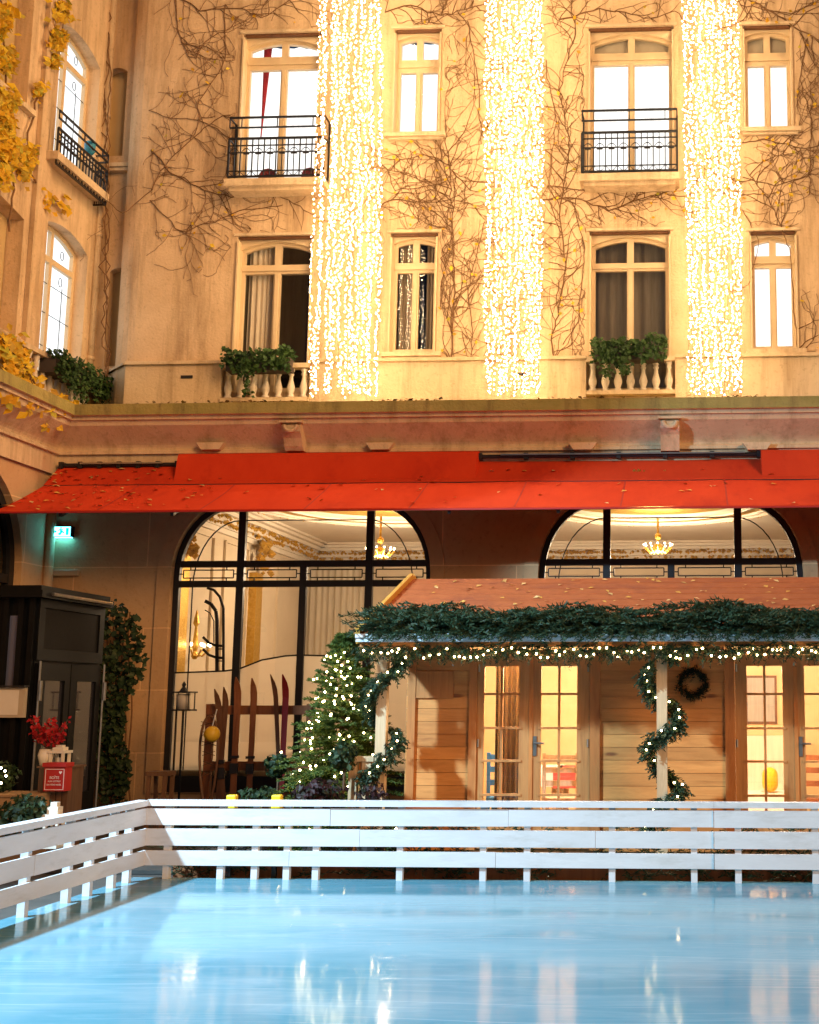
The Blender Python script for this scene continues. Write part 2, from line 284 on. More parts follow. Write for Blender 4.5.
# ------------------------------------------------------------------ mesh builder
ORG = {}
class MB:
    def __init__(s, T=None): s.v = []; s.f = []; s.mi = []; s.T = T; s.m = 0
    def P(s, p):
        s.v.append(Vector(s.T(*p)) if s.T else Vector(p)); return len(s.v)-1
    def face(s, ids): s.f.append(tuple(ids)); s.mi.append(s.m)
    def quad(s, *ps): s.face([s.P(p) for p in ps])
    def box(s, x0, x1, y0, y1, z0, z1):
        i = [s.P(p) for p in ((x0,y0,z0),(x1,y0,z0),(x1,y1,z0),(x0,y1,z0),(x0,y0,z1),(x1,y0,z1),(x1,y1,z1),(x0,y1,z1))]
        for q in ((0,3,2,1),(4,5,6,7),(0,1,5,4),(1,2,6,5),(2,3,7,6),(3,0,4,7)): s.face([i[k] for k in q])
    def bar(s, a, b, w, h, up=(0, 0, 1)):
        a = Vector(a); b = Vector(b); d = (b-a).normalized(); up = Vector(up)
        if abs(d.dot(up)) > .98: up = Vector((0, 1, 0))
        x = d.cross(up).normalized(); z = x.cross(d)
        i = []
        for p in (a, b):
            for sx, sz in ((-1,-1),(1,-1),(1,1),(-1,1)): i.append(s.P(p + x*(sx*w/2) + z*(sz*h/2)))
        for q in ((0,1,2,3),(7,6,5,4),(0,4,5,1),(1,5,6,2),(2,6,7,3),(3,7,4,0)): s.face([i[k] for k in q])
    def tube(s, pts, r, n=6, cap=True):
        pts = [Vector(p) for p in pts]; rs = r if isinstance(r, (list, tuple)) else [r]*len(pts)
        rings = []; prev = None
        for k, p in enumerate(pts):
            d = (pts[min(k+1, len(pts)-1)] - pts[max(k-1, 0)])
            d = d.normalized() if d.length > 1e-9 else Vector((0, 0, 1))
            if prev is None:
                a = Vector((0, 0, 1)) if abs(d.z) < .9 else Vector((1, 0, 0)); x = d.cross(a).normalized()
            else:
                x = prev - d*prev.dot(d); x = x.normalized() if x.length > 1e-6 else d.orthogonal().normalized()
            prev = x; y = d.cross(x)
            rings.append([s.P(p + (x*math.cos(2*PI*j/n) + y*math.sin(2*PI*j/n))*rs[k]) for j in range(n)])
        for a, b in zip(rings, rings[1:]):
            for j in range(n): s.face((a[j], a[(j+1) % n], b[(j+1) % n], b[j]))
        if cap: s.face(rings[0][::-1]); s.face(rings[-1])
    def lathe(s, c, prof, n=14):
        c = Vector(c); rings = []
        for r, z in prof: rings.append([s.P(c + Vector((r*math.cos(2*PI*j/n), r*math.sin(2*PI*j/n), z))) for j in range(n)])
        for a, b in zip(rings, rings[1:]):
            for j in range(n): s.face((a[j], a[(j+1) % n], b[(j+1) % n], b[j]))
        s.face(rings[0][::-1]); s.face(rings[-1])
    def octa(s, p, r, rz=None):
        p = Vector(p); rz = rz or r
        i = [s.P(p+Vector(q)) for q in ((r,0,0),(0,r,0),(-r,0,0),(0,-r,0),(0,0,rz),(0,0,-rz))]
        for a, b in ((0,1),(1,2),(2,3),(3,0)): s.face((i[a], i[b], i[4])); s.face((i[b], i[a], i[5]))
    def ball(s, p, r, n=12, m=8, sz=1.0):
        s.lathe(p, [(max(1e-4, r*math.sin(PI*k/m)), -r*sz*math.cos(PI*k/m)) for k in range(m+1)], n)
    def plate(s, outer, holes, d0, d1, edges=True, back=True):
        # outline in (u,z); front face at depth d0, back face at d1, hole sides between
        loops = [outer] + list(holes)
        flat = [p for l in loops for p in l]
        tri = tessellate_polygon([[Vector((p[0], p[1], 0)) for p in l] for l in loops])
        a = [s.P((p[0], d0, p[1])) for p in flat]
        for t in tri: s.face([a[k] for k in t])
        b = [s.P((p[0], d1, p[1])) for p in flat]
        if back:
            for t in tri: s.face([b[k] for k in t][::-1])
        o = 0
        for li, l in enumerate(loops):
            n = len(l)
            if li > 0 or edges:
                for k in range(n): s.face((a[o+k], a[o+(k+1) % n], b[o+(k+1) % n], b[o+k]))
            o += n
    def build(s, name, mats, parent=None, smooth=False, loc=None):
        o0 = ORG[parent.name] if parent is not None else (Vector(loc) if loc is not None else Vector((0, 0, 0)))
        me = bpy.data.meshes.new(name)
        me.from_pydata([tuple(p-o0) for p in s.v], [], s.f)
        if not isinstance(mats, (list, tuple)): mats = [mats]
        for m in mats: me.materials.append(M[m])
        if len(mats) > 1: me.polygons.foreach_set('material_index', s.mi)
        me.validate(); bm = bmesh.new(); bm.from_mesh(me)
        if len(bm.faces) < 4000: bmesh.ops.recalc_face_normals(bm, faces=bm.faces)
        bm.to_mesh(me); bm.free()
        if smooth: me.polygons.foreach_set('use_smooth', [True]*len(me.polygons))
        ob = bpy.data.objects.new(name, me); COL.objects.link(ob)
        if parent is not None: ob.parent = parent
        else: ob.location = o0
        ORG[ob.name] = o0
        return ob
def thing(name, label, cat, loc, group=None):
    o = bpy.data.objects.new(name, None); COL.objects.link(o); o.location = loc; o.empty_display_size = .1
    ORG[o.name] = Vector(loc); o['label'] = label; o['category'] = cat
    if group: o['group'] = group
    return o
def tag(o, label, cat, group=None, kind=None):
    o['label'] = label; o['category'] = cat
    if group: o['group'] = group
    if kind: o['kind'] = kind
    return o
def struct(o): o['kind'] = 'structure'; return o

def arch(u0, u1, z0, zs, rise, n=12):
    """rectangle u0..u1 from z0 to zs with a segmental arch on top"""
    w = (u1-u0)/2; rad = (w*w + rise*rise)/(2*rise); cu = (u0+u1)/2; cz = zs + rise - rad
    a = math.asin(min(1, w/rad)); pts = [(u0, z0), (u1, z0)]
    for k in range(n+1):
        t = a - 2*a*k/n; pts.append((cu + rad*math.sin(t), cz + rad*math.cos(t)))
    return pts
def archz(u, u0, u1, zs, rise):
    w = (u1-u0)/2; rad = (w*w + rise*rise)/(2*rise); cu = (u0+u1)/2; cz = zs + rise - rad
    return cz + math.sqrt(max(0, rad*rad - (u-cu)**2))
def basket(u0, u1, z0, z1, r, n=8, rz=None):
    """rectangle with large rounded upper corners (basket handle arch)"""
    rz = rz or r
    p = [(u0, z0), (u1, z0), (u1, z1-rz)]
    for k in range(1, n+1):
        t = PI/2*k/n; p.append((u1-r+r*math.cos(t), z1-rz+rz*math.sin(t)))
    for k in range(0, n+1):
        t = PI/2*k/n; p.append((u0+r-r*math.sin(t), z1-rz+rz*math.cos(t)))
    return p

# ------------------------------------------------------------------ foliage helpers
def fir_spray(mb, p, d, L, rng, n=22, nl=.055, w=.010, flat=.5):
    p = Vector(p); d = Vector(d).normalized()
    side = d.cross(Vector((0, 0, 1)))
    side = side.normalized() if side.length > 1e-3 else Vector((1, 0, 0))
    up = side.cross(d)
    droop = Vector((0, 0, -1))*L*.18
    for k in range(n):
        t = (k+.3)/n; q = p + d*(L*t) + droop*t*t
        a = rng.uniform(0, 2*PI)
        o = side*math.cos(a) + up*math.sin(a)*flat
        nd = (d*rng.uniform(.5, 1.0) + o).normalized()*nl*(1.1-.5*t)*rng.uniform(.7, 1.2)
        ws = nd.cross(Vector((rng.uniform(-1, 1), rng.uniform(-1, 1), rng.uniform(-1, 1)))).normalized()*w/2
        mb.quad(q-ws, q+ws, q+nd+ws*.5, q+nd-ws*.5)
def leaf(mb, p, s, rng, nrm=None, tilt=1.0):
    p = Vector(p)
    n = Vector(nrm).normalized() if nrm is not None else Vector((0, -1, 0))
    n = (n + Vector((rng.uniform(-1, 1), rng.uniform(-1, 1), rng.uniform(-1, 1)))*tilt).normalized()
    a = n.orthogonal().normalized(); b = n.cross(a); t = rng.uniform(0, 2*PI)
    u = a*math.cos(t)+b*math.sin(t); w = n.cross(u)
    mb.quad(p - u*s*.5, p + w*s*.38 + n*s*.08, p + u*s*.6, p - w*s*.38 + n*s*.08)
def leafball(mb, c, rad, n, s, rng, sq=(1, 1, 1)):
    c = Vector(c)
    for _ in range(n):
        d = Vector((rng.gauss(0, 1), rng.gauss(0, 1), rng.gauss(0, 1))).normalized()
        r = rad*(rng.random()**.4)*(.8+.4*noise.noise(d*1.7+c))
        leaf(mb, c + Vector((d.x*sq[0], d.y*sq[1], d.z*sq[2]))*r, s*rng.uniform(.6, 1.3), rng, d, .9)
BULB = None
def bulb_parts(parent, pts, r=.013, mat='bulb', limit=100):
    """each bulb a part of its string; past the limit the rest are one part"""
    mb = MB(); mb.ball((0, 0, 0), r, 6, 4); first = None; o0 = ORG[parent.name]
    for k, p in enumerate(pts[:limit]):
        if first is None:
            first = mb.build('bulb', mat, None); first.parent = parent; first.location = Vector(p)-o0
        else:
            c = first.copy(); COL.objects.link(c); c.parent = parent; c.location = Vector(p)-o0
    if len(pts) > limit:
        m2 = MB()
        for p in pts[limit:]: m2.ball(p, r, 6, 4)
        o = m2.build('small_bulbs', mat, parent); o['kind'] = 'stuff'

# ================================================================== SETTING
YG, YB, YR, XW, XG = 17.1, 18.0, 18.4, -9.3, -9.07       # ground floor wall, upper bay, recess, side wing
XR = 6.5                                        # right end of the facade
m = MB(); m.quad((-300, -300, -.06), (300, -300, -.06), (300, 300, -.06), (-300, 300, -.06)); struct(m.build('ground', 'paving'))
FY = 11.307; FX = px(144, FY, 840)
m = MB(); m.box(FX-.12, 9, -4, FY+.10, -.05, 0); struct(m.build('ice', 'ice'))
m = MB(); m.box(XG, XR, 12.0, YG+.1, -.055, -.02); struct(m.build('terrace_paving', 'paving'))

# ------------------------------------------------------------------ hotel facade
hotel = thing('hotel_building', 'tall cream stone hotel front with arched windows, cornice and vine stems', 'building', (-1, YB, 0))
# window list: x0,x1 px (at mid height), ytop, ybottom, ytransom(top,bottom), style
def U2(xa, xb, yt, yb, Y):
    ym = (yt+yb)/2
    return U(xa, ym, Y).x, U(xb, ym, Y).x, U((xa+xb)/2, yb, Y).z, U((xa+xb)/2, yt, Y).z
WIN = [
 dict(x=(240, 319), y=(32, 180), tr=(57, 70), kind='lit_red', french=True),
 dict(x=(393, 441), y=(28, 134), tr=(60, 73), kind='lit_cool'),
 dict(x=(588, 674), y=(26, 173), tr=(53, 65), kind='lit_blind', french=True),
 dict(x=(743, 793), y=(24, 129), tr=(53, 66), kind='lit_blind'),
 dict(x=(234, 311), y=(235, 392), tr=(265, 274), kind='dark_left', balus=True),
 dict(x=(389, 437), y=(232, 353), tr=(263, 273), kind='dark_both'),
 dict(x=(589, 671), y=(230, 392), tr=(263, 271), kind='dark_voile', balus=True),
 dict(x=(750, 798), y=(230, 350), tr=(256, 268), kind='lit_plain'),
]
for w in WIN: w['r'] = U2(*w['x'], *w['y'], YB)
ZC = pz(400, 16.65)       # top of the cornice ledge
ZTOP = 13.2
# upper bay wall
XB0 = px(143, YB, 200)
holes = [[(r[0], r[2]), (r[1], r[2]), (r[1], r[3]), (r[0], r[3])] for r in (w['r'] for w in WIN)]
m = MB(lambda u, d, z: (u, YB+d, z))
m.plate([(XB0, ZC-.2), (XR, ZC-.2), (XR, ZTOP), (XB0, ZTOP)], holes, 0, .09, edges=False, back=False)
m.T = None
# rounded bay corner
cpts = []
for k in range(7):
    t = PI/2*k/6; cpts.append((XB0 - .42*math.sin(t), YB + .36*(1-math.cos(t))))
cpts.append((XB0-.42, YR+.05))
for (a, b) in zip(cpts, cpts[1:]): m.quad((a[0], a[1], ZC-.2), (b[0], b[1], ZC-.2), (b[0], b[1], ZTOP), (a[0], a[1], ZTOP))
m.build('wall', 'stucco', hotel)
# recess wall with two blind niches
n1 = U2(106, 125, 68, 156, YR); n2 = U2(107, 126, 268, 366, YR)
m = MB(lambda u, d, z: (u, YR+d, z))
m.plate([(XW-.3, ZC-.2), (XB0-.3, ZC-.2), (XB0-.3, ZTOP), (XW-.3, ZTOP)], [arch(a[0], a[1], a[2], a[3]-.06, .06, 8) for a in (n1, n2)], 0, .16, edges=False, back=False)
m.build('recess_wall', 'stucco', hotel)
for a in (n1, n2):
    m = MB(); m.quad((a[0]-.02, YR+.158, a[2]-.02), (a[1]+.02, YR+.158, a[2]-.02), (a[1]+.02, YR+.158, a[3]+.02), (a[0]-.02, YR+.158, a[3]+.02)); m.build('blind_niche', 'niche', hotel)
m = MB(); z = pz(163, YR-.1, 115)
m.box(XW+.05, XB0-.25, YR-.12, YR+.02, z-.06, z); m.box(XW+.05, XB0-.25, YR-.09, YR+.02, z-.12, z-.062); m.build('ledge', 'trim', hotel)
# dentil curve below a window in the wall: plinth band between the balustrades, with its own moulding
ZPL = pz(357, YB-.15)
wb = [w for w in WIN if w.get('balus')]
segs = []; cur = None
edges = [(wb[0]['r'][0]-.10, wb[0]['r'][1]+.06), (wb[1]['r'][0]-.03, wb[1]['r'][1]+.06)]
for x0, x1 in ((XB0-.05, edges[0][0]), (edges[0][1], edges[1][0]), (edges[1][1], XR)): segs.append((x0, x1))
m = MB()
for x0, x1 in segs:
    m.box(x0, x1, YB-.13, YB-.003, ZC-.2, ZPL-.06); m.box(x0-.01, x1+.01, YB-.18, YB-.003, ZPL-.058, ZPL-.02); m.box(x0, x1, YB-.15, YB-.003, ZPL-.018, ZPL)
a = Vector((XB0-.052, YB-.13, 0)); b = Vector((XB0-.56, YB+.38, 0))
for d0, z0, z1 in ((0, ZC-.2, ZPL-.06), (.05, ZPL-.058, ZPL-.02), (.02, ZPL-.018, ZPL)):
    o = Vector((-.707, -.707, 0))*d0
    p = [a+o*.5+Vector((0, -d0*.5, 0)), b+o, Vector((b.x, YR, 0))+Vector((0, 0, 0)), Vector((a.x, YR, 0))]
    for k in range(4):
        q, r_ = p[k], p[(k+1) % 4]; m.quad((q.x, q.y, z0), (r_.x, r_.y, z0), (r_.x, r_.y, z1), (q.x, q.y, z1))
    m.quad(*[(q.x, q.y, z1) for q in p])
m.build('plinth', 'trim', hotel)
# vent slots in the plinth
for xx in (187, 524):
    c = U(xx, 377 if xx < 300 else 374, YB-.13); m = MB(); m.box(c.x-.09, c.x+.09, YB-.145, YB-.128, c.z-.022, c.z+.022); m.build('vent', 'iron', hotel)

def folds(mb, u0, u1, z0, z1, d, amp, k, n=None, gather=0):
    n = n or max(8, int((u1-u0)*60)); prev = None
    for i in range(n+1):
        t = i/n; u = u0+(u1-u0)*t; dd = d+amp*math.sin(t*k*2*PI)+amp*.5*math.sin(t*k*4.7+1)
        cur_ = (mb.P((u, dd, z0)), mb.P((u, dd, z1)))
        if prev: mb.face((prev[0], cur_[0], cur_[1], prev[1]))
        prev = cur_
def upper_window(parent, T, r, ztr, kind, rng):
    u0, u1, z0, z1 = r; wd = u1-u0
    mb = MB(T)     # stone/plaster surround with an arched opening, set a little back from the wall
    au0, au1 = u0+.032, u1-.032; rise = wd*.11; zs = z1-.075-rise
    mb.plate([(u0-.03, z0-.03), (u1+.03, z0-.03), (u1+.03, z1+.03), (u0-.03, z1+.03)], [arch(au0, au1, z0, zs, rise)], .09, .2, edges=False, back=False)
    win = mb.build('window', 'cream_paint', parent)
    # wooden frame with four openings
    fw, mw = .052, .085; c = (u0+u1)/2; t0, t1 = ztr
    outer = arch(au0-.01, au1+.01, z0-.01, zs, rise+.01)
    hs = []
    for a, b in ((au0+fw, c-mw*.6), (c+mw*.6, au1-fw)):
        hs.append([(a, z0+.10), (b, z0+.10), (b, t0), (a, t0)])
        top = [(a, t1), (b, t1)]
        for k in range(7):
            u = b+(a-b)*k/6; top.append((u, archz(u, au0, au1, zs, rise)-fw))
        hs.append(top)
    mb = MB(T); mb.plate(outer, hs, .15, .215)
    mb.box(au0+.01, au1-.01, .125, .148, (t0+t1)/2-.03, (t0+t1)/2+.03)      # moulded transom
    mb.box(c-.028, c+.028, .130, .148, z0, t0)                             # meeting stile bead
    mb.build('frame', 'cream_paint', win)
    mb = MB(T); mb.quad((au0, .185, z0), (au1, .185, z0), (au1, .185, z1-.06), (au0, .185, z1-.06))
    mb.build('pane', 'glass' if kind.startswith('lit') else 'glass_dark' if kind != 'dark_left' else 'glass', win)
    D = .5
    if kind.startswith('lit'):
        mb = MB(T); zt = z1 if kind != 'lit_blind' else t1+.02
        folds(mb, u0-.05, u1+.05, z0-.1, zt, D, .02, wd*5)
        mb.build('voile', 'glow_voile_cool' if kind == 'lit_cool' else 'glow_voile', win)
        if kind == 'lit_blind':
            mb = MB(T); mb.quad((u0, .24, (t0+t1)/2), (u1, .24, (t0+t1)/2), (u1, .24, z1), (u0, .24, z1)); mb.build('roller_blind', 'blind', win)
        if kind == 'lit_red':
            mb = MB(T); x = u0+.14*wd; prev = None
            for k in range(14):          # tied-back red drape
                t = k/13; zz = z1-.08-(z1-z0)*.62*t; ww = .10*(1-t)+.015 + .05*math.sin(PI*t)*0; xx = x+.11-.05*t
                cu = (mb.P((xx-ww*.6, .34, zz)), mb.P((xx, .30, zz)), mb.P((xx+ww*.6, .33, zz)))
                if prev:
                    mb.face((prev[0], prev[1], cu[1], cu[0])); mb.face((prev[1], prev[2], cu[2], cu[1]))
                prev = cu
            mb.build('drape', 'red_curtain', win, True)
            mb = MB(T)
            for xx, ww in ((u0+.37, .30), (u1-.22, .26)):
                mb.plate(arch(xx-ww/2, xx+ww/2, z0, z0+.22, .13, 8), [], .34, .40)
            mb.build('chair_back', 'maroon', win)
    else:
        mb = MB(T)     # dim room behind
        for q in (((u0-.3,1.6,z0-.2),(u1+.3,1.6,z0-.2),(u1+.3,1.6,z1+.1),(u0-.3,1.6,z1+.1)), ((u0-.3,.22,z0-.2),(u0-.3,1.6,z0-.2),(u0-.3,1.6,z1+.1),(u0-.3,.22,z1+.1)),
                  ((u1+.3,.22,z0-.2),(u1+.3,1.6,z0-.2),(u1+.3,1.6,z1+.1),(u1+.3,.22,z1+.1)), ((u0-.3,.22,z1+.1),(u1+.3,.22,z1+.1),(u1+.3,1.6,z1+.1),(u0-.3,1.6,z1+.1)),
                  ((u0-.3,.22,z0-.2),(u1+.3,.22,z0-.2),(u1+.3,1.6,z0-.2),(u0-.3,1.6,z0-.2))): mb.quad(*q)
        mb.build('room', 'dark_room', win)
        mb = MB(T)
        if kind == 'dark_left': folds(mb, u0+.1, u0+.1+wd*.36, z0, z1, .3, .025, 5)
        elif kind == 'dark_both':
            folds(mb, u0+.08, u0+.08+wd*.30, z0, z1, .3, .02, 4); folds(mb, u1-.08-wd*.2, u1-.08, z0, z1, .3, .02, 3)
        else: folds(mb, u0, u1, z0, z1, .34, .012, 7)
        mb.build('curtain', 'grey_curtain' if kind == 'dark_voile' else 'cream_curtain', win)
    return win
rng = random.Random(4)
Tm = lambda u, d, z: (u, YB+d, z)
for w in WIN:
    xm = sum(w['x'])/2
    w['ztr'] = (U(xm, w['tr'][1], YB+.15).z, U(xm, w['tr'][0], YB+.15).z)
    w['o'] = upper_window(hotel, Tm, w['r'], w['ztr'], w['kind'], rng)
    r = w['r']
    if not w.get('french') and not w.get('balus'):
        mb = MB(); mb.box(r[0]-.07, r[1]+.10, YB-.10, YB+.088, r[2]-.07, r[2]-.003); mb.box(r[0]-.03, r[1]+.06, YB-.06, YB-.003, r[2]-.11, r[2]-.072); mb.build('sill', 'trim', w['o'])
    mb = MB(); mb.box(r[0]+.03, r[1]-.03, YB+.02, YB+.086, r[3]-.05, r[3]-.014); mb.build('head_strip', 'brown_wood', w['o'])  # thin brown strip across the head of the opening
    # slim lintel and folded shutters at the jambs
    mb = MB(); mb.box(r[0]-.05, r[1]+.05, YB-.03, YB+.05, r[3]-.012, r[3]+.03); mb.build('lintel', 'trim', w['o'])
    for xs in (r[0]+.004, r[1]-.03): mb = MB(); mb.box(xs, xs+.026, YB-.028, YB+.086, r[2]+.01, r[3]-.09); mb.build('shutter', 'cream_paint', w['o'])

def railing(parent, T, u0, u1, z0, zs):
    """wrought iron balcony front; zs = heights of the bars from the top"""
    zt, zt2, zp, zc, zm, zb = zs
    mb = MB(T)
    h = .014
    def hb(z, a=u0, b=u1, t=.022): mb.box(a, b, -.012, .012, z-t/2, z+t/2)
    hb(zt, t=.03); hb(zt2); hb(zp, t=.034); hb(zb, t=.03); hb(zc, t=.014); hb(zm, t=.012); hb(zb+.09, t=.012)
    n = 8; st = (u1-u0)/n
    for k in range(n+1):
        u = u0+k*st; tk = .016 if k in (0, n) else .008
        mb.box(u-tk, u+tk, -.01, .01, zb, zp)
        if k in (0, n) or k % 3 == 1: mb.box(u-.007, u+.007, -.008, .008, zt2, zt)
        if k < n:
            c = u+st/2; mb.box(c-.006, c+.006, -.008, .008, zb, zp)
            q = [(c-st/2+st*j/8, 0, zm-.02+.085*math.sin(PI*j/8)) for j in range(9)]
            for a, b in zip(q, q[1:]): mb.quad((a[0], -.008, a[2]-.008), (b[0], -.008, b[2]-.008), (b[0], -.008, b[2]+.008), (a[0], -.008, a[2]+.008))
            mb.box(c-.045, c+.045, -.011, .011, zm-.028, zm-.006)
            q = [(c-st/2+st*j/8, 0, zb+.095-.085*math.sin(PI*j/8)) for j in range(9)]
            for a, b in zip(q, q[1:]): mb.quad((a[0], -.008, a[2]-.007), (b[0], -.008, b[2]-.007), (b[0], -.008, b[2]+.007), (a[0], -.008, a[2]+.007))
    return mb.build('railing', 'iron', parent)
for w, (xa, xb), ys in ((WIN[0], (229, 324), (117, 127, 138, 145, 152, 176)), (WIN[2], (582, 677), (110, 120, 132, 138, 147, 171))):
    Yb = YB-.28; ym = ys[3]
    r = w['r']; z0 = pz(ys[5]+2, Yb, (xa+xb)/2)
    mb = MB(); u0 = U(xa, ym, Yb).x; u1 = U(xb, ym, Yb).x
    mb.box(u0-.03, u1+.03, Yb-.06, YB+.1, z0-.13, z0-.02); mb.box(u0+.03, u1-.03, Yb, YB-.003, z0-.19, z0-.132)
    bal = mb.build('balcony', 'trim', hotel)
    railing(bal, lambda u, d, z: (u, Yb+d, z), u0, u1, z0, [pz(v, Yb, (xa+xb)/2) for v in ys])
    for u in (u0, u1):
        mb = MB(); mb.box(u-.012, u+.012, YB-.03, YB-.004, pz(ys[5], Yb, (xa+xb)/2)-.02, pz(ys[0], Yb, (xa+xb)/2)+.02)
        for v in (ys[0], ys[2], ys[5]): z = pz(v, Yb, (xa+xb)/2); mb.box(u-.01, u+.01, Yb, YB-.006, z-.012, z+.012)
        mb.build('return_rail', 'iron', bal)
# stone balustrades below the french windows
def balustrade(parent, T, u0, u1, z0, z1, n):
    mb = MB(T); mb.box(u0, u1, -.07, .09, z1-.07, z1); mb.box(u0, u1, -.06, .08, z0-.06, z0)
    b = mb.build('balustrade', 'trim', parent); h = z1-.07-z0
    prof = [(.055, 0), (.055, .03), (.035, .05), (.06, h*.28), (.062, h*.36), (.03, h*.62), (.028, h*.74), (.045, h*.8), (.03, h*.86), (.05, h-.03), (.05, h)]
    for k in range(n):
        u = u0+(u1-u0)*(k+.5)/n; mb = MB(); mb.lathe(Vector(T(u, .01, z0)), prof, 10); mb.build('baluster', 'baluster_stone', b, True)
for (e, ya, yb) in ((edges[0], 362, 396), (edges[1], 360, 393)):
    balustrade(hotel, lambda u, d, z: (u, YB-.1+d, z), e[0]+.004, e[1]-.004, pz(yb, YB-.1), pz(ya, YB-.1), 7)
    mb = MB(); mb.quad((e[0], YB+.0, ZC-.2), (e[1], YB+.0, ZC-.2), (e[1], YB+.001, pz(yb, YB)), (e[0], YB+.001, pz(yb, YB)))
# cornice: profile swept along the front and round the inner corner along the side wing
def corn(o, y): return (o, U(450, y, YG-o).z)
prof = [(-.95, corn(.45, 400)[1]-.02), (.45, corn(.45, 400)[1]), (.46, corn(.46, 411)[1]), (.40, corn(.40, 412.5)[1]), (.40, corn(.40, 416)[1]), (.36, corn(.36, 417)[1]), (.34, corn(.34, 422)[1])]
z_a, z_b = prof[-1][1], corn(.05, 447)[1]
for k in range(1, 8):
    t = PI/2*k/7; prof.append((.34-.28*math.sin(t), z_b+(z_a-z_b)*(1-t/(PI/2))**1.0 - .03*math.sin(t*2)))
prof += [(.10, corn(.10, 448)[1]), (.10, corn(.10, 451)[1]), (.05, corn(.05, 452)[1]), (.05, corn(.05, 472)[1])]
m = MB(); rings = []
for o, z in prof: rings.append([m.P((XR, YG-o, z)), m.P((XG+o, YG-o, z)), m.P((XG+o, 9.0, z))])
for k, (a, b) in enumerate(zip(rings, rings[1:])):
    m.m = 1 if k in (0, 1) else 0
    for j in range(2): m.face((a[j], a[j+1], b[j+1], b[j]))
m.build('cornice', ['trim', 'ledge'], hotel)
ZCB = prof[-1][1]
rng = random.Random(15); m = MB()
for k in range(700):
    x = rng.uniform(XG+.5, 3.0)
    if noise.noise(Vector((x*.9, 3, 0)))+.25 < rng.random()*.8: continue
    leaf(m, (x, YG-.42+rng.random()**2*.3, ZC+.012+.02*rng.random()), rng.uniform(.04, .08), rng, (0, -.2, 1), .6)
tag(m.build('leaf_litter', 'litter', None), 'dead leaves and moss littering the top of the stone cornice', 'leaves', kind='stuff')
def console(cx, y0, y1, w):
    za, zb = U(cx, y0, YG-.4).z, U(cx, y1, YG-.2).z; X = U(cx, (y0+y1)/2, YG-.3).x
    mb = MB(); pr = [(.36, za), (.42, za-.04), (.40, za-.12), (.32, za-.2), (.27, za-.3), (.22, zb), (.04, zb), (.04, za)]
    l = [mb.P((X-w/2, YG-o, z)) for o, z in pr]; r_ = [mb.P((X+w/2, YG-o, z)) for o, z in pr]
    mb.face(l); mb.face(r_[::-1])
    for k in range(len(pr)): mb.face((l[k], l[(k+1) % len(pr)], r_[(k+1) % len(pr)], r_[k]))
    mb.box(X-w/2-.03, X+w/2+.03, YG-.45, YG-.05, za, za+.03)
    q = [(X+.09*math.cos(PI+PI*k/8), YG-.43, za-.03+.09*math.sin(PI+PI*k/8)) for k in range(9)]
    mb.tube(q, .025, 6)
    mb.build('console', 'trim', hotel)
for cx, y0 in ((293, 423), (670, 419)): console(cx, y0, 451, .26)
for cx in (212, 381, 583, 757):
    c = U(cx, 447, YG-.12); mb = MB(lambda u, d, z: (u, YG-.2+d, z)); mb.plate([(c.x-.13, c.z-.05), (c.x+.13, c.z-.05), (c.x+.2, c.z+.05), (c.x-.2, c.z+.05)], [], 0, .15); mb.build('corbel', 'trim', hotel)

# ground floor wall with two basket arched windows
GW = []
for xa, xb in ((170, 430), (538, 804)):
    u0, u1 = px(xa, YG, 600), px(xb, YG, 600); GW.append((u0, u1, pz(794, YG), pz(499, YG)))
RC = .86
m = MB(lambda u, d, z: (u, YG+d, z))
m.plate([(XG-.1, -.1), (XR, -.1), (XR, ZCB+.3), (XG-.1, ZCB+.3)], [basket(*g, RC, 10, 1.05) for g in GW], 0, .24, edges=False, back=False)
m.build('ground_floor_wall', 'ground_stone', hotel)
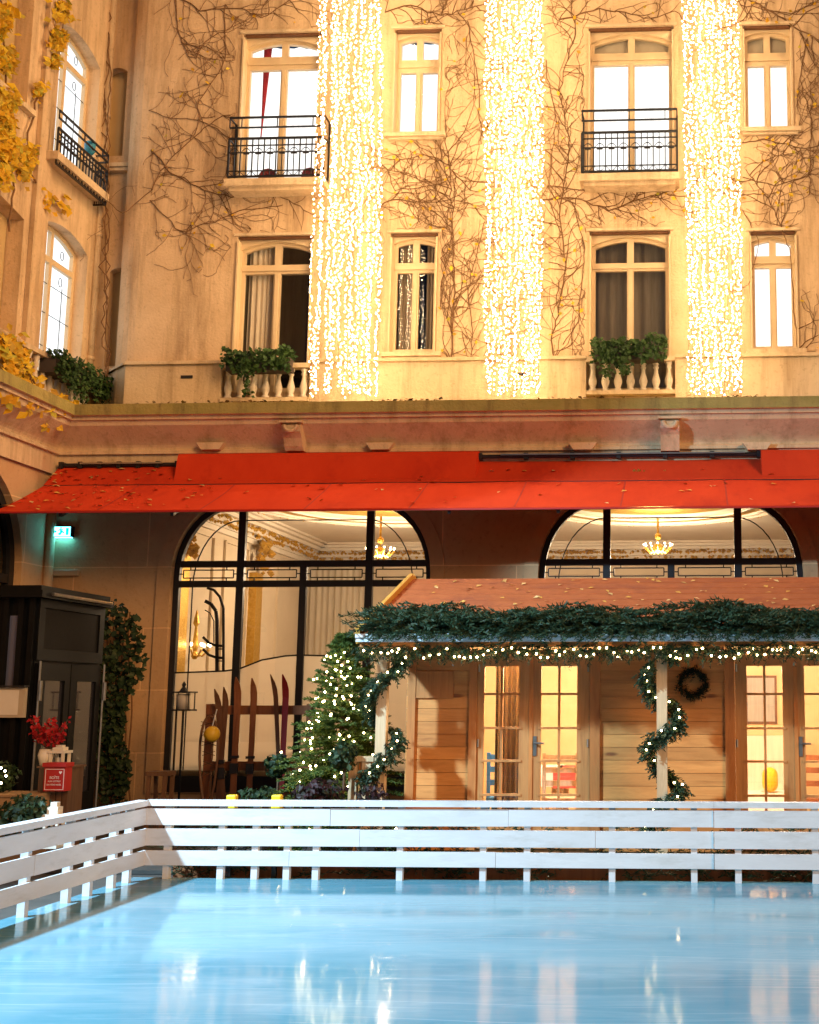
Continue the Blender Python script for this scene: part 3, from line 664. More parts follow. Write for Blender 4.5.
# projecting flat architraves round the arches, and the string courses
for g in GW:
    m = MB(lambda u, d, z: (u, YG+d, z)); o = basket(g[0]-.2, g[1]+.2, g[2], g[3]+.2, RC+.2, 10, 1.25); i = basket(g[0]-.001, g[1]+.001, g[2]-.02, g[3]+.001, RC, 10, 1.05)
    m.plate(o, [[(p[0], max(p[1], g[2]+.001)) for p in i]], -.03, -.003, back=False); m.build('architrave', 'ground_stone', hotel)
def big_window(g, idx):
    u0, u1, z0, z1 = g; T = lambda u, d, z: (u, YG+.12+d, z)
    za, zb = pz(583, YG+.12), pz(563, YG+.12)
    mb = MB(T); t = .08
    mb.plate(basket(u0-.01, u1+.01, z0-.01, z1+.01, RC, 10, 1.05), [basket(u0+t, u1-t, z0+.22, z1-t, RC-t, 10, 1.05-t)], -.04, .05)
    W_ = u1-u0; v1, v2, v3 = u0+W_*.258, u0+W_*.503, u0+W_*.757
    for v in (v1, v3): mb.box(v-.052, v+.052, -.035, .045, z0+.2, z1-.02)
    mb.box(v2-.048, v2+.048, -.033, .043, z0+.2, zb)
    for z in (za, zb): mb.box(u0+.05, u1-.05, -.030, .040, z-.045, z+.045)
    win = mb.build('restaurant_window', 'iron', hotel)
    mb = MB(T); zt = za-1.2
    mb.plate(basket(u0+.02, u1-.02, zt-1.0, z1-.02, RC, 10, 1.05), [], .0, .004, back=False, edges=False); mb.build('pane', 'glass', win)
    # leading: little rectangles in the frieze, an inner arch line, a rising curve and a looped motif
    mb = MB(T); L = .010
    def ln(pts, w=L):
        for (a, b) in zip(pts, pts[1:]): mb.bar((a[0], -.012, a[1]), (b[0], -.012, b[1]), w*1.6, .012, (0, 1, 0))
    for a, b in ((u0+t, v1-.05), (v1+.05, v2-.05), (v2+.05, v3-.05), (v3+.05, u1-t)):
        p, q, r_, s_ = a+.05, b-.05, za+.085, zb-.085
        ln([(p, r_), (q, r_), (q, s_), (p, s_), (p, r_)]); zc = (r_+s_)/2
        ln([(a, zc), (p, zc)]); ln([(q, zc), (b, zc)])
        for f in (.14, .86):
            x = p+(q-p)*f; ln([(x, za+.04), (x, r_)]); ln([(x, s_), (x, zb-.04)])
    ar = basket(u0+.27, u1-.27, zb, z1-.27, RC-.2, 10, .95); ln(ar[2:]); ln([ar[2], (ar[2][0], z0+.3)]); ln([ar[-1], (ar[-1][0], z0+.3)])
    if idx == 0:
        cu = [(170, 673), (200, 672), (225, 671), (239, 669), (262, 660), (285, 656), (300, 655), (330, 656), (360, 660), (425, 663)]
        ln([(U(a, b, YG+.11).x, U(a, b, YG+.11).z) for a, b in cu], .014)
        def mo(l, w=.02): ln([(U(a, b, YG+.11).x, U(a, b, YG+.11).z) for a, b in l], w)
        mo([(207, 588), (214, 590), (220, 597), (223.5, 608), (223.5, 671)], .022); mo([(205, 601), (211, 604), (216, 611), (217, 620), (217, 671)], .03); mo([(205, 610), (210, 613), (214, 621), (214, 643)], .008)
        mo([(203, 637), (209, 643), (216, 645.5), (223, 646)], .022); mo([(203, 649), (209, 655), (216, 657.5), (223, 658)], .022)
        for yy in (649, 661): mo([(216, yy), (223, yy)], .01)
        mo([(170, 777), (239, 777)], .01)
    mb.build('leading', 'iron', win)
    # milky etched lower glass
    mb = MB(T)
    if idx == 0:
        zs = []
        for a, b in ((174, 673), (200, 672), (225, 671), (239, 669), (262, 660), (285, 656), (300, 655), (330, 656), (360, 660), (427, 663)): zs.append((U(a, b, YG+.13).x, U(a, b, YG+.13).z))
        mb.plate([(u0+.05, z0+.1), (u1-.05, z0+.1)] + [(min(max(p[0], u0+.05), u1-.05), p[1]) for p in zs[::-1]], [], .012, .016, back=False, edges=False)
        mb.build('etched_pane', 'milk_glass', win)
        mb = MB(T); mb.box(u0, u1, .08, .14, z0-.1, z0+.36); mb.build('bottom_panel', 'iron', win)
    return win
for i, g in enumerate(GW): big_window(g, i)

# ------------------------------------------------------------------ side wing (left)
wing = thing('side_wing', 'cream stone side wing at the left edge with golden vine leaves on its wall', 'building', (XW, 14, 0))
TW = lambda u, d, z: (XW-d, u, z)        # u along Y
def wy(x, y=200): return UX(x, y, XW).y
def wzat(x, y): return UX(x, y, XW).z
ya, yb_ = wy(48, 120), wy(97, 120)
wwin = []
for (yt_px, yb_px, tr) in ((35, 165, 78), (238, 345, 283)):
    # heights taken on the wall at the far jamb
    z1 = wzat(97, 64 if yt_px == 35 else 262)+.16; z0 = wzat(97, 196 if yt_px == 35 else 400)+.0
    wwin.append((ya, yb_, z0, z1))
lh = (12.6, wy(18, 300), wzat(18, 420), wzat(18, 213)+.15); uh = (12.6, wy(30, 60), wzat(30, 112), 13.0)
m = MB(TW)
m.plate([(7.5, ZC-.2), (YR+.02, ZC-.2), (YR+.02, ZTOP), (7.5, ZTOP)], [arch(a[0], a[1], a[2], a[3]-.18, .18, 10) for a in wwin+[lh, uh]], 0, .24, edges=False, back=False)
m.build('wall', 'stucco', wing)
m = MB(TW); m.box(wy(19, 300)+.12, wy(45, 200), -.07, -.003, ZC-.2, ZTOP-.5); m.build('pilaster', 'stucco', wing)
for k, a in enumerate(wwin):
    u0, u1, z0, z1 = a; mb = MB(TW); fw = .07
    c = (u0+u1)/2; ztr = UX(80, 80 if k == 0 else 283, XW-.24).z
    zs = z1-.18; hs = []
    for p, q in ((u0+fw, c-.04), (c+.04, u1-fw)):
        hs.append([(p, z0+.1), (q, z0+.1), (q, ztr-.045), (p, ztr-.045)])
        top = [(p, ztr+.045), (q, ztr+.045)] + [(q+(p-q)*j/6, archz(q+(p-q)*j/6, u0, u1, zs, .18)-fw) for j in range(7)]
        hs.append(top)
    mb.plate(arch(u0-.01, u1+.01, z0-.01, zs, .19), hs, .19, .25)
    win = mb.build('window', 'cream_paint', wing)
    mb = MB(TW); mb.quad((u0, .22, z0), (u1, .22, z0), (u1, .22, z1-.05), (u0, .22, z1-.05)); mb.build('pane', 'glass', win)
    mb = MB(TW); folds(mb, u0-.3, u1+1.4, z0-.4, z1+1.2, .36, .015, 9); mb.build('voile', 'glow_voile_wing', win)
    mb = MB(TW)        # leaded pattern
    for p, q in ((u0+fw, c-.04), (c+.04, u1-fw)):
        x = (p+q)/2
        for zz in (z0+.5, z0+1.0, z0+1.45): mb.box(p, q, .205, .213, zz-.004, zz+.004)
        mb.box(x+.06, x+.068, .205, .213, z0+.1, ztr-.3)
        for zc in (ztr-.22, ztr+.2):
            mb.tube([(x+.05*math.cos(t*PI/4), .21, zc+.07*math.sin(t*PI/4)) for t in range(9)], .006, 4)
    mb.build('leading', 'kiosk_panel', win)
for a in (lh, uh):
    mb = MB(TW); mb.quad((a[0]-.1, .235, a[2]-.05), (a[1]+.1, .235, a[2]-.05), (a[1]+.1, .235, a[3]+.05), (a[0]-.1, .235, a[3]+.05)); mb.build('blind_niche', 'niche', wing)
mb = MB(TW); mb.box(uh[0], uh[1]+.1, -.1, -.004, uh[2]-.08, uh[2]); mb.build('sill', 'trim', wing)
# wing balcony
u0, u1, z0, z1 = wwin[0]
mb = MB(TW); mb.box(u0-.1, u1+.08, -.24, -.003, z0-.14, z0-.02); bal = mb.build('balcony', 'trim', wing)
zt = UX(96, 144, XW+.2).z; zb2 = UX(96, 197, XW+.2).z; hh = zt-zb2
railing(bal, lambda u, d, z: (XW+.2+d, u, z), u0-.06, u1+.05, z0, [zt, zt-hh*.14, zt-hh*.33, zt-hh*.43, zt-hh*.55, zb2])
mb = MB()
for z in (zt, zt-hh*.14, zt-hh*.33, zb2): mb.box(XW+.003, XW+.2, u1+.04, u1+.06, z-.012, z+.012)
for k in range(6): mb.box(XW+.02+k*.03, XW+.03+k*.03, u1+.045, u1+.055, zb2, zt-hh*.33)
mb.build('return_rail', 'iron', bal)
c = UX(90, 147, XW+.12); mb = MB(); mb.lathe(c-Vector((0, 0, .12)), [(.05, 0), (.08, .05), (.085, .16), (.06, .2), (.01, .22)], 10)
tag(mb.build('blue_bag', 'blue_plastic', None, True, c-Vector((0, 0, .12))), 'small blue bag on the iron balcony of the side wing', 'bag')
# wing balustrade and ledge
u0, u1, z0, z1 = wwin[1]
zb3 = ZC+.1; zt3 = UX(30, 347, XW+.1).z
balustrade(wing, lambda u, d, z: (XW+.12-d, u, z), u0-.35, u1+.05, ZC+.03, zt3, 9)
mb = MB(TW); mb.box(8, u0-.352, -.15, -.003, ZC-.1, zt3-.08); mb.box(8, u0-.352, -.19, -.003, zt3-.078, zt3); mb.build('plinth', 'trim', wing)
TG = lambda u, d, z: (XG-d, u, z)
# ground floor of the wing with a round arched iron window
ga = (13.6, UX(25, 520, XG).y, .1, UX(0, 468, XG).z+.1)
m = MB(TG); rad = (ga[1]-ga[0])/2
m.plate([(7.5, -.1), (YG+.1, -.1), (YG+.1, ZCB+.3), (7.5, ZCB+.3)], [basket(ga[0], ga[1], ga[2], ga[3], rad-.01, 12)], 0, .3, edges=False, back=False)
m.build('ground_floor_wall', 'ground_stone', wing)
mb = MB(TG); mb.plate(basket(ga[0]-.01, ga[1]+.01, ga[2]-.01, ga[3]+.01, rad, 12), [basket(ga[0]+.12, ga[1]-.12, ga[2]+.1, ga[3]-.12, rad-.13, 12)], .1, .2)
for u in (ga[0]+.75, ga[1]-.75): mb.box(u-.05, u+.05, .105, .195, .1, ga[3]-.3)
zz = UX(12, 578, XG).z; mb.box(ga[0], ga[1], .11, .19, zz-.06, zz+.06)
win = mb.build('arched_window', 'iron', wing)
mb = MB(TG); mb.quad((ga[0], .15, ga[2]), (ga[1], .15, ga[2]), (ga[1], .15, ga[3]), (ga[0], .15, ga[3])); mb.build('pane', 'glass_dark', win)
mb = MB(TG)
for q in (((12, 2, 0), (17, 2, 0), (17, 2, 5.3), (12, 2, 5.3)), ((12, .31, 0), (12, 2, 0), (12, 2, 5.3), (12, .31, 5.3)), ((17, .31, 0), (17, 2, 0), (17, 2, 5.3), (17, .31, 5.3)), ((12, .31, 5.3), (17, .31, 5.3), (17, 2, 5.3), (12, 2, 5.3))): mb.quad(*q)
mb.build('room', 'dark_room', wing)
# downpipe in the corner
mb = MB(); X = px(104, YR-.12, 150); mb.tube([(X, YR-.12, ZC), (X, YR-.12, ZTOP)], .055, 10)
for z in (6.8, 8.8, 10.8): mb.lathe((X, YR-.12, z), [(.068, 0), (.068, .06)], 10)
tag(mb.build('downpipe', 'trim', None, True), 'thin stone coloured downpipe in the corner between the two buildings', 'pipe')
mb = MB(); X = px(48.5, YG-.1, 560); mb.tube([(X, YG-.1, 0), (X, YG-.1, ZCB)], .07, 10)
tag(mb.build('downpipe', 'ground_stone', None, True), 'stone coloured pipe beside the lit exit sign below the awning', 'pipe')

# ------------------------------------------------------------------ dining room behind the arched windows
RX0, RX1, RY0, RY1, RZ = -7.75, 5.0, YG+.26, 25.0, 4.72
m = MB(); m.quad((RX0, RY0, .05), (RX1, RY0, .05), (RX1, RY1, .05), (RX0, RY1, .05)); struct(m.build('dining_room_floor', 'brown_wood'))
m = MB(); m.quad((RX0, RY0, 0), (RX0, RY1, 0), (RX0, RY1, RZ), (RX0, RY0, RZ)); m.quad((RX0, RY1, 0), (RX1, RY1, 0), (RX1, RY1, RZ), (RX0, RY1, RZ)); m.quad((RX1, RY0, 0), (RX1, RY1, 0), (RX1, RY1, RZ), (RX1, RY0, RZ))
# panel mouldings and pilasters
for y in (18.6, 20.2, 21.8):
    for dz in ((1.0, 4.2),): 
        for a, b in (((RX0+.02, y, dz[0]), (RX0+.02, y+1.1, dz[0])), ((RX0+.02, y, dz[1]), (RX0+.02, y+1.1, dz[1])), ((RX0+.02, y, dz[0]), (RX0+.02, y, dz[1])), ((RX0+.02, y+1.1, dz[0]), (RX0+.02, y+1.1, dz[1]))): m.bar(a, b, .05, .04)
for x in [RX0+.6+1.35*k for k in range(9)]:
    for a, b in (((x, RY1-.02, 1), (x+1, RY1-.02, 1)), ((x, RY1-.02, 4.1), (x+1, RY1-.02, 4.1)), ((x, RY1-.02, 1), (x, RY1-.02, 4.1)), ((x+1, RY1-.02, 1), (x+1, RY1-.02, 4.1))): m.bar(a, b, .05, .04)
struct(m.build('dining_room_wall', 'room_cream'))
m = MB(); m.quad((RX0, RY0, RZ), (RX1, RY0, RZ), (RX1, RY1, RZ), (RX0, RY1, RZ))
for k, (o, h) in enumerate(((.46, .04), (.38, .09), (.28, .15), (.20, .27), (.13, .34), (.08, .42))):     # stepped crown
    m.box(RX0+.001*k, RX0+o, RY0, RY1-.001*k, RZ-h, RZ-.001*(k+1)); m.box(RX0+.001*k, RX1, RY1-o, RY1-.001*k, RZ-h, RZ-.001*(k+1)-.0005)
for cx in (-5.0, -.6, 3.4):              # ceiling ovals
    for rr, t in ((1.0, .05), (1.12, .03), (.86, .03)):
        m.tube([(cx+2.0*rr*math.cos(a*PI/20), 19.5+2.35*rr*math.sin(a*PI/20), RZ-.02) for a in range(41)], t, 6)
struct(m.build('dining_room_ceiling', 'room_ceiling'))
m = MB()
for cx in (-5.0, -.6, 3.4):
    for a in range(40):
        p = [(cx+2.0*rr*math.cos(b*PI/20), 19.5+2.35*rr*math.sin(b*PI/20), RZ-.035) for rr in (.90, .97) for b in (a, a+1)]
        m.quad(p[0], p[1], p[3], p[2])
    m.lathe((cx, 19.5, RZ-.05), [(.05, 0), (1.5, .04), (1.5, .045)], 24)
rg = random.Random(6)
for k in range(420):
    f = rg.random(); m.octa((RX0+.20+rg.uniform(-.03, .05), RY0+.1+f*(RY1-RY0-.3), RZ-.20+rg.choice((0, -.10, .06))+rg.gauss(0, .012)), rg.uniform(.016, .046))
for k in range(1100):
    f = rg.random(); m.octa((RX0+.2+f*(RX1-RX0-.3), RY1-.21+rg.uniform(-.05, .03), RZ-.20+rg.choice((0, 0, -.11, .06))+rg.gauss(0, .012)), rg.uniform(.016, .044))
for cx in (-5.0, -.6, 3.4):
    for k in range(160): a = rg.uniform(0, 2*PI); m.octa((cx+2.3*math.cos(a), 19.5+2.7*math.sin(a), RZ-.02), rg.uniform(.015, .04))
struct(m.build('ceiling_gilding', 'gold'))
rng = random.Random(8)
# gold capitals and drapes
for (x, y, z) in ((RX0+.12, 18.35, 4.0), (RX0+.12, 21.6, 4.0)):
    m = MB(); m.box(x-.12, x+.02, y-.16, y+.16, .1, z-.2); 
    for _ in range(40): m.octa((x+rng.uniform(0, .16), y+rng.uniform(-.26, .26), z+rng.uniform(-.25, .35)), rng.uniform(.04, .08))
    tag(m.build('gilded_pilaster', 'gold', None, False, (x, y, .05)), 'gilded pilaster with leafy capital beside the arched window' if y < 20 else 'gilded pilaster with leafy capital deeper inside the dining room', 'pilaster')
for (x, lab) in ((265, 'tall gold drape on the far dining room wall left of the wall lamp'),):
    pass
m = MB(); xg = px(279, RY1-.1, 620); folds(m, xg-.22, xg+.22, .3, 4.25, RY1-.12, .02, 4)
tag(m.build('gold_hanging', 'gold_cloth', None), 'tall narrow gold hanging behind the wall lamp on the far wall', 'hanging')
m = MB(); folds(m, px(306, RY1-.2, 620), px(362, RY1-.2, 620), .3, 4.2, RY1-.22, .03, 9); tag(m.build('curtain', 'cream_curtain', None), 'plain cream curtain across the far wall right of the gold hanging', 'curtain')
m = MB(); folds(m, px(240, RY1-1.2, 620), px(264, RY1-1.2, 620), .3, 4.3, RY1-1.2, .04, 4); tag(m.build('curtain', 'cream_curtain', None), 'gathered cream curtain left of the gold hanging in the dining room', 'curtain')
def sconce(p, label, out):
    s_ = thing('wall_lamp', label, 'lamp', p); p = Vector(p); o = Vector(out); sd = o.cross(Vector((0, 0, 1)))
    mb = MB(); mb.lathe(p+Vector((0, 0, -.1)), [(.03, 0), (.06, .05), (.03, .12), (.05, .2), (.02, .5), (.05, .55), (.01, .75)], 8)
    arms = [p+o*.22*abs(math.cos(a))+sd*.26*math.sin(a)+Vector((0, 0, .05)) for a in (-1.4, -.7, 0, .7, 1.4)]
    for q in arms: mb.tube([p, (p+q)/2-Vector((0, 0, .08)), q], .012, 5)
    mb.build('bracket', 'gold', s_)
    bulb_parts(s_, [q+Vector((0, 0, .07)) for q in arms], .028, 'candle')
sconce((RX0+.14, RY0+1.5, 2.3), 'gilt wall lamp with candle bulbs at the left edge of the arched window', (1, 0, 0))
sconce((xg, RY1-.2, 2.25), 'gilt wall lamp with two glowing tiers on the gold hanging', (0, -1, 0))
def chandelier(x, y, z, label):
    s_ = thing('chandelier', label, 'chandelier', (x, y, z)); mb = MB()
    mb.tube([(x, y, RZ-.06), (x, y, z)], .02, 6); mb.ball((x, y, z+.25), .06, 8, 6); mb.ball((x, y, z+.05), .09, 8, 6)
    pts = []
    for k in range(12):
        a = 2*PI*k/12; q = Vector((x+.24*math.cos(a), y+.24*math.sin(a), z+.06)); mb.tube([(x, y, z+.05), (x+.14*math.cos(a), y+.14*math.sin(a), z-.03), q], .012, 5); pts.append(q+Vector((0, 0, .05)))
    mb.build('frame', 'gold', s_); bulb_parts(s_, pts, .016, 'candle')
    l = bpy.data.lights.new('chandelier_light', 'POINT'); l.energy = CH_E; l.color = (1, .74, .47); l.shadow_soft_size = .3
    lo = bpy.data.objects.new('chandelier_light', l); lo.location = (x, y, z+.02-.2); COL.objects.link(lo); lo.parent = s_; lo.location = (0, 0, -.2)
CH_E = 255
c = U(658, 551, 21.0); chandelier(c.x, 21.0, c.z, 'gilt chandelier of candle bulbs seen through the right arched window')
c = U(380, 555, 20.6); chandelier(c.x, 20.6, c.z, 'gilt chandelier partly hidden behind the right bar of the left arched window')
# two laid tables
for k, (x, lab) in enumerate(((-6.2, 'round dining table with white cloth inside near the skis'), (-4.6, 'round dining table with white cloth inside near the lit tree'))):
    t = thing('dining_table', lab, 'table', (x, 19.2, .05)); mb = MB(); mb.lathe((x, 19.2, .05), [(.5, .02), (.52, .45), (.5, .72), (.5, .75)], 20); mb.build('tablecloth', 'cloth_white', t, True)
    mb = MB()
    for q in ((-.2, 0), (.2, .1), (0, -.25)): mb.lathe((x+q[0], 19.2+q[1], .80), [(.03, 0), (.004, .01), (.004, .08), (.035, .12), (.03, .2)], 8)
    mb.build('wine_glass', 'frost', t, True)

# ------------------------------------------------------------------ awning
aw = thing('awning', 'long red fabric awning stretched out below the stone cornice', 'awning', (-1, YG, 4.5))
AX0, AX1 = -8.97, XR
Ys, Yf = 16.62, 15.45
zt_, zs_, zf_ = pz(462, YG-.06), pz(481, Ys), pz(507.5, Yf)
m = MB(); n = 60
def sheet(mb, p, q, x0, x1, n, sag=0, t=.012):
    rows = []
    for k in range(n+1):
        x = x0+(x1-x0)*k/n; rows.append([])
        for j in range(5):
            s_ = j/4; y = p[0]+(q[0]-p[0])*s_; z = p[1]+(q[1]-p[1])*s_ - sag*math.sin(PI*s_) + .013*noise.noise(Vector((x*1.1, y*1.5, 0)))
            rows[-1].append((mb.P((x, y, z)), mb.P((x, y, z-t))))
    for a, b in zip(rows, rows[1:]):
        for j in range(4):
            mb.face((a[j][0], b[j][0], b[j+1][0], a[j+1][0])); mb.face((a[j][1], a[j+1][1], b[j+1][1], b[j][1]))
        mb.face((a[4][0], b[4][0], b[4][1], a[4][1]))
sheet(m, (YG-.06, zt_), (Ys, zs_), AX0, AX1, n); m.build('upper_fabric', 'awning_red', aw)
m = MB(); sheet(m, (Ys-.004, zs_-.02), (Yf, zf_), AX0, AX1, n, .02); m.build('fabric', 'awning_red', aw)
x = AX0+1.35
while x < AX1:       # stitched joints between the cloth widths
    m = MB()
    for j in range(4):
        q = []
        for f in (j/4, (j+1)/4):
            y = Ys-.004+(Yf-Ys+.004)*f; q.append((y, zs_-.02+(zf_-zs_+.02)*f-.02*math.sin(PI*f)+.013*noise.noise(Vector((x*1.1, y*1.5, 0)))+.003))
        m.quad((x, q[0][0], q[0][1]), (x+.022, q[0][0], q[0][1]), (x+.022, q[1][0], q[1][1]), (x, q[1][0], q[1][1]))
    m.build('seam', 'red_seam', aw); x += 1.35
m = MB(); m.box(AX0, AX1, Yf-.02, Yf+.015, zf_-.035, zf_-.014); m.build('front_bar', 'red_dark', aw)
m = MB(); m.box(AX0, AX1, Ys-.01, Ys+.03, zs_-.03, zs_-.014); m.build('seam_bar', 'iron', aw)
for xa, xb, yt in ((181, 478, 454), (761, 1200, 450)):
    x0, x1 = px(xa, YG-.2, 465), min(px(xb, YG-.2, 465), XR)
    m = MB(); zt2 = pz(yt, YG-.3, xa)
    pr = [(YG-.06, zt2+.04), (YG-.30, zt2), (YG-.33, zt2-.05), (Ys+.06, zs_+.035), (Ys+.08, zs_+.015), (YG-.06, zt2-.1)]
    l = [m.P((x0, y, z)) for y, z in pr]; r_ = [m.P((x1, y, z)) for y, z in pr]
    m.face(l); m.face(r_[::-1])
    for k in range(6): m.face((l[k], l[(k+1) % 6], r_[(k+1) % 6], r_[k]))
    m.build('hood', 'awning_red', aw)
for xa, xb, yy in ((62, 178, 462), (480, 759, 457)):
    m = MB(); x0, x1 = px(xa, YG-.12, yy), px(xb, YG-.12, yy); z = pz(yy, YG-.12)
    m.tube([(x0, YG-.12, z), (x1, YG-.12, z)], .03, 8)
    for k in range(7): x = x0+(x1-x0)*k/6; m.box(x-.03, x+.03, YG-.16, YG-.052, z-.045, z+.045)
    m.build('roller', 'iron', aw)
    m = MB(); m.box(x0+.3, x1-.2, YG-.20, YG-.16, z+.004, z+.024); m.build('trough', 'steel', aw)
m = MB()
for x in (AX0+.6, -6.9, -3.3, -1.9, 1.9, 4.2): m.bar((x, YG-.1, zt_-.45), (x+.25, Yf+.05, zf_-.05), .04, .05)
m.build('folding_arm', 'iron', aw)
# fallen leaves on the awning
rng = random.Random(21); m = MB()
for k in range(165):
    if k < 105: x = AX0 + 2.6*rng.random()**1.7
    else: x = rng.uniform(AX0, 2.2)
    s_ = rng.random(); up = rng.random() < .35
    if up: y = YG-.15+(Ys-YG+.15)*s_; z = zt_+(zs_-zt_)*((y-YG+.06)/(Ys-YG+.06))
    else: y = Ys+(Yf-Ys)*s_; z = zs_-.02+(zf_-zs_+.02)*s_-.02*math.sin(PI*s_)
    leaf(m, (x, y, z+.018), rng.uniform(.05, .10), rng, (0, -.2, 1), .35)
o = tag(m.build('fallen_leaves', 'fallen', None), 'yellow fallen leaves lying scattered on the red awning', 'leaves', kind='stuff')
# exit sign, emergency light
c = U(62, 532, YG-.06)
ex = thing('exit_sign', 'glowing green exit sign on the dark wall under the awning', 'sign', c)
m = MB(); m.box(c.x-.15, c.x+.15, YG-.10, YG-.002, c.z-.075, c.z+.075); m.build('housing', 'iron', ex)
m = MB(); m.box(c.x-.14, c.x+.14, YG-.115, YG-.101, c.z-.065, c.z+.065); m.box(c.x-.14, c.x+.14, YG-.10, YG-.02, c.z-.082, c.z-.076); m.build('lit_panel', 'exit_white', ex)
m = MB(lambda u, d, z: (c.x+u, YG-.119+d, c.z+z))        # door, running figure, arrow
m.plate([(.085, -.05), (.125, -.05), (.125, .05), (.085, .05)], [], 0, .003)
m.plate([(-.012, -.05), (.01, -.05), (.035, -.012), (.055, -.03), (.065, -.015), (.035, .012), (.022, .022), (.045, .02), (.05, .03), (.0, .038), (-.03, .018), (-.02, .008), (.0, .02), (-.0, -.01), (-.03, -.035)], [], 0, .003)
m.plate([(.012+.012*math.cos(k*PI/4), .05+.012*math.sin(k*PI/4)) for k in range(8)], [], 0, .003)
m.plate([(-.12, 0), (-.08, .04), (-.08, .015), (-.05, .015), (-.05, -.015), (-.08, -.015), (-.08, -.04)], [], 0, .003)
m.build('pictogram', 'exit_green', ex)
c = U(65, 573, YG-.04); m = MB(); m.box(c.x-.2, c.x+.2, YG-.07, YG-.002, c.z-.045, c.z+.045); o = m.build('emergency_light', 'sign_beige', None, False, c)
tag(o, 'flat beige emergency light box below the green exit sign', 'light'); bv = o.modifiers.new('b', 'BEVEL'); bv.width = .015; bv.segments = 3

# ------------------------------------------------------------------ light curtains
rng = random.Random(77)
YL = YB-1.26
def light_curtain(xt, xb, label):
    """xt: px edges at the frame top, xb: px edges at the cornice"""
    zt, zb = 12.9, U(xb[0], 397, YL).z
    z_ref_t = U(xt[0], 0, YL).z; z_ref_b = U(xb[0], 398, YL).z
    xa0, xa1 = U(xt[0], 0, YL).x, U(xt[1], 0, YL).x; xb0, xb1 = U(xb[0], 398, YL).x, U(xb[1], 398, YL).x
    t_ = thing('light_curtain', label, 'light curtain', ((xb0+xb1)/2, YL, zb), 'curtains of fairy lights hung down the hotel front')
    n = 21
    for k in range(n):
        s_ = (k+rng.uniform(-.25, .25))/(n-1); s_ = min(1, max(0, s_)); mb = MB(); yo = rng.uniform(-.09, .09); ph = rng.uniform(0, 9)
        z = zt; pts = []
        zend = zb + abs(rng.gauss(0, .06))
        while z > zend:
            f = (z-z_ref_b)/(z_ref_t-z_ref_b)
            x = xb0+(xb1-xb0)*s_ + f*((xa0+(xa1-xa0)*s_) - (xb0+(xb1-xb0)*s_))
            w = .05*noise.noise(Vector((ph, z*.9, 0))) + .02*noise.noise(Vector((ph, z*4, 3)))
            pts.append(Vector((x+w, YL+yo+.03*noise.noise(Vector((ph, z, 9))), z))); z -= .058*rng.uniform(.6, 1.45)*(3 if rng.random() < .03 else 1)
        mb.m = 0; mb.tube(pts, .004, 3, False); mb.m = 1
        for p in pts: mb.octa(p+Vector((rng.uniform(-.022, .022), rng.uniform(-.03, .01), rng.uniform(-.01, .01))), BR*rng.uniform(.6, 1.35), BR*1.7*rng.uniform(.7, 1.4))
        mb.build('light_strand', ['vine_wood', 'bulb_curtain'], t_)
BR = .0060
light_curtain((320, 382), (309, 378), 'wide curtain of warm fairy lights right of the window with red chairs')
light_curtain((487, 542), (487, 539), 'middle narrow curtain of warm fairy lights between the two balcony windows')
light_curtain((683, 737), (691, 742), 'curtain of warm fairy lights between the balcony window and the two plain right windows')

# ------------------------------------------------------------------ window boxes
def window_box(T, u0, u1, z, label, seed, drop=.35, hang=None):
    rng = random.Random(seed); c = Vector(T((u0+u1)/2, 0, z)); t = thing('window_box', label, 'planter', c)
    mb = MB(T); mb.box(u0, u1, -.12, .12, z-.20, z); mb.build('trough', 'clay_pot', t)
    mb = MB(T)
    for _ in range(int((u1-u0)*700)):
        u = rng.uniform(u0-.04, u1+.04); k = noise.noise(Vector((u*3.1, seed, 0)))
        zz = z + .16*(.7+k)*rng.random()**.7 if rng.random() < .5 else z - drop*(.35+.9*max(0, noise.noise(Vector((u*4.3, seed, 5)))+.25))*rng.random()
        d = rng.uniform(-.26, .1) if zz > z-.02 else rng.uniform(-.24, -.13)
        leaf(mb, (u, d, zz), rng.uniform(.05, .09), rng, (0, -1, .4), .8)
    for hu, hl in (hang or []):
        for _ in range(90): leaf(mb, (hu+rng.gauss(0, .05), rng.uniform(-.26, -.14), z-hl*rng.random()), rng.uniform(.05, .08), rng, (0, -1, .3), .8)
    mb.build('ivy', 'ivy', t)
Yp = YB-.22; TB = lambda u, d, z: (u, Yp+d, z)
window_box(TB, px(229, Yp, 360), px(292, Yp, 360), pz(357, Yp), 'dark trough of trailing ivy on the balustrade below the left lower window', 3, .38, [(px(252, Yp, 370), .62)])
window_box(TB, px(594, Yp, 360), px(664, Yp, 360), pz(351, Yp), 'dark trough of trailing ivy on the balustrade between the middle and right light curtains', 5, .42, [(px(608, Yp, 370), .5), (px(626, Yp, 370), .45)])
rng = random.Random(12); u0, u1 = wwin[1][0]-.1, wwin[1][1]+.1
TWB = lambda u, d, z: (XW+.3-d, u, z)
window_box(lambda u, d, z: (XW+.2-d, u, z), u0+.2, u1+.25, UX(80, 375, XW+.2).z, 'dark bushy ivy trough on the side wing balustrade in the corner', 9, .45, [(u0+.6, .5), (u0+.9, .55), (u1, .45)])

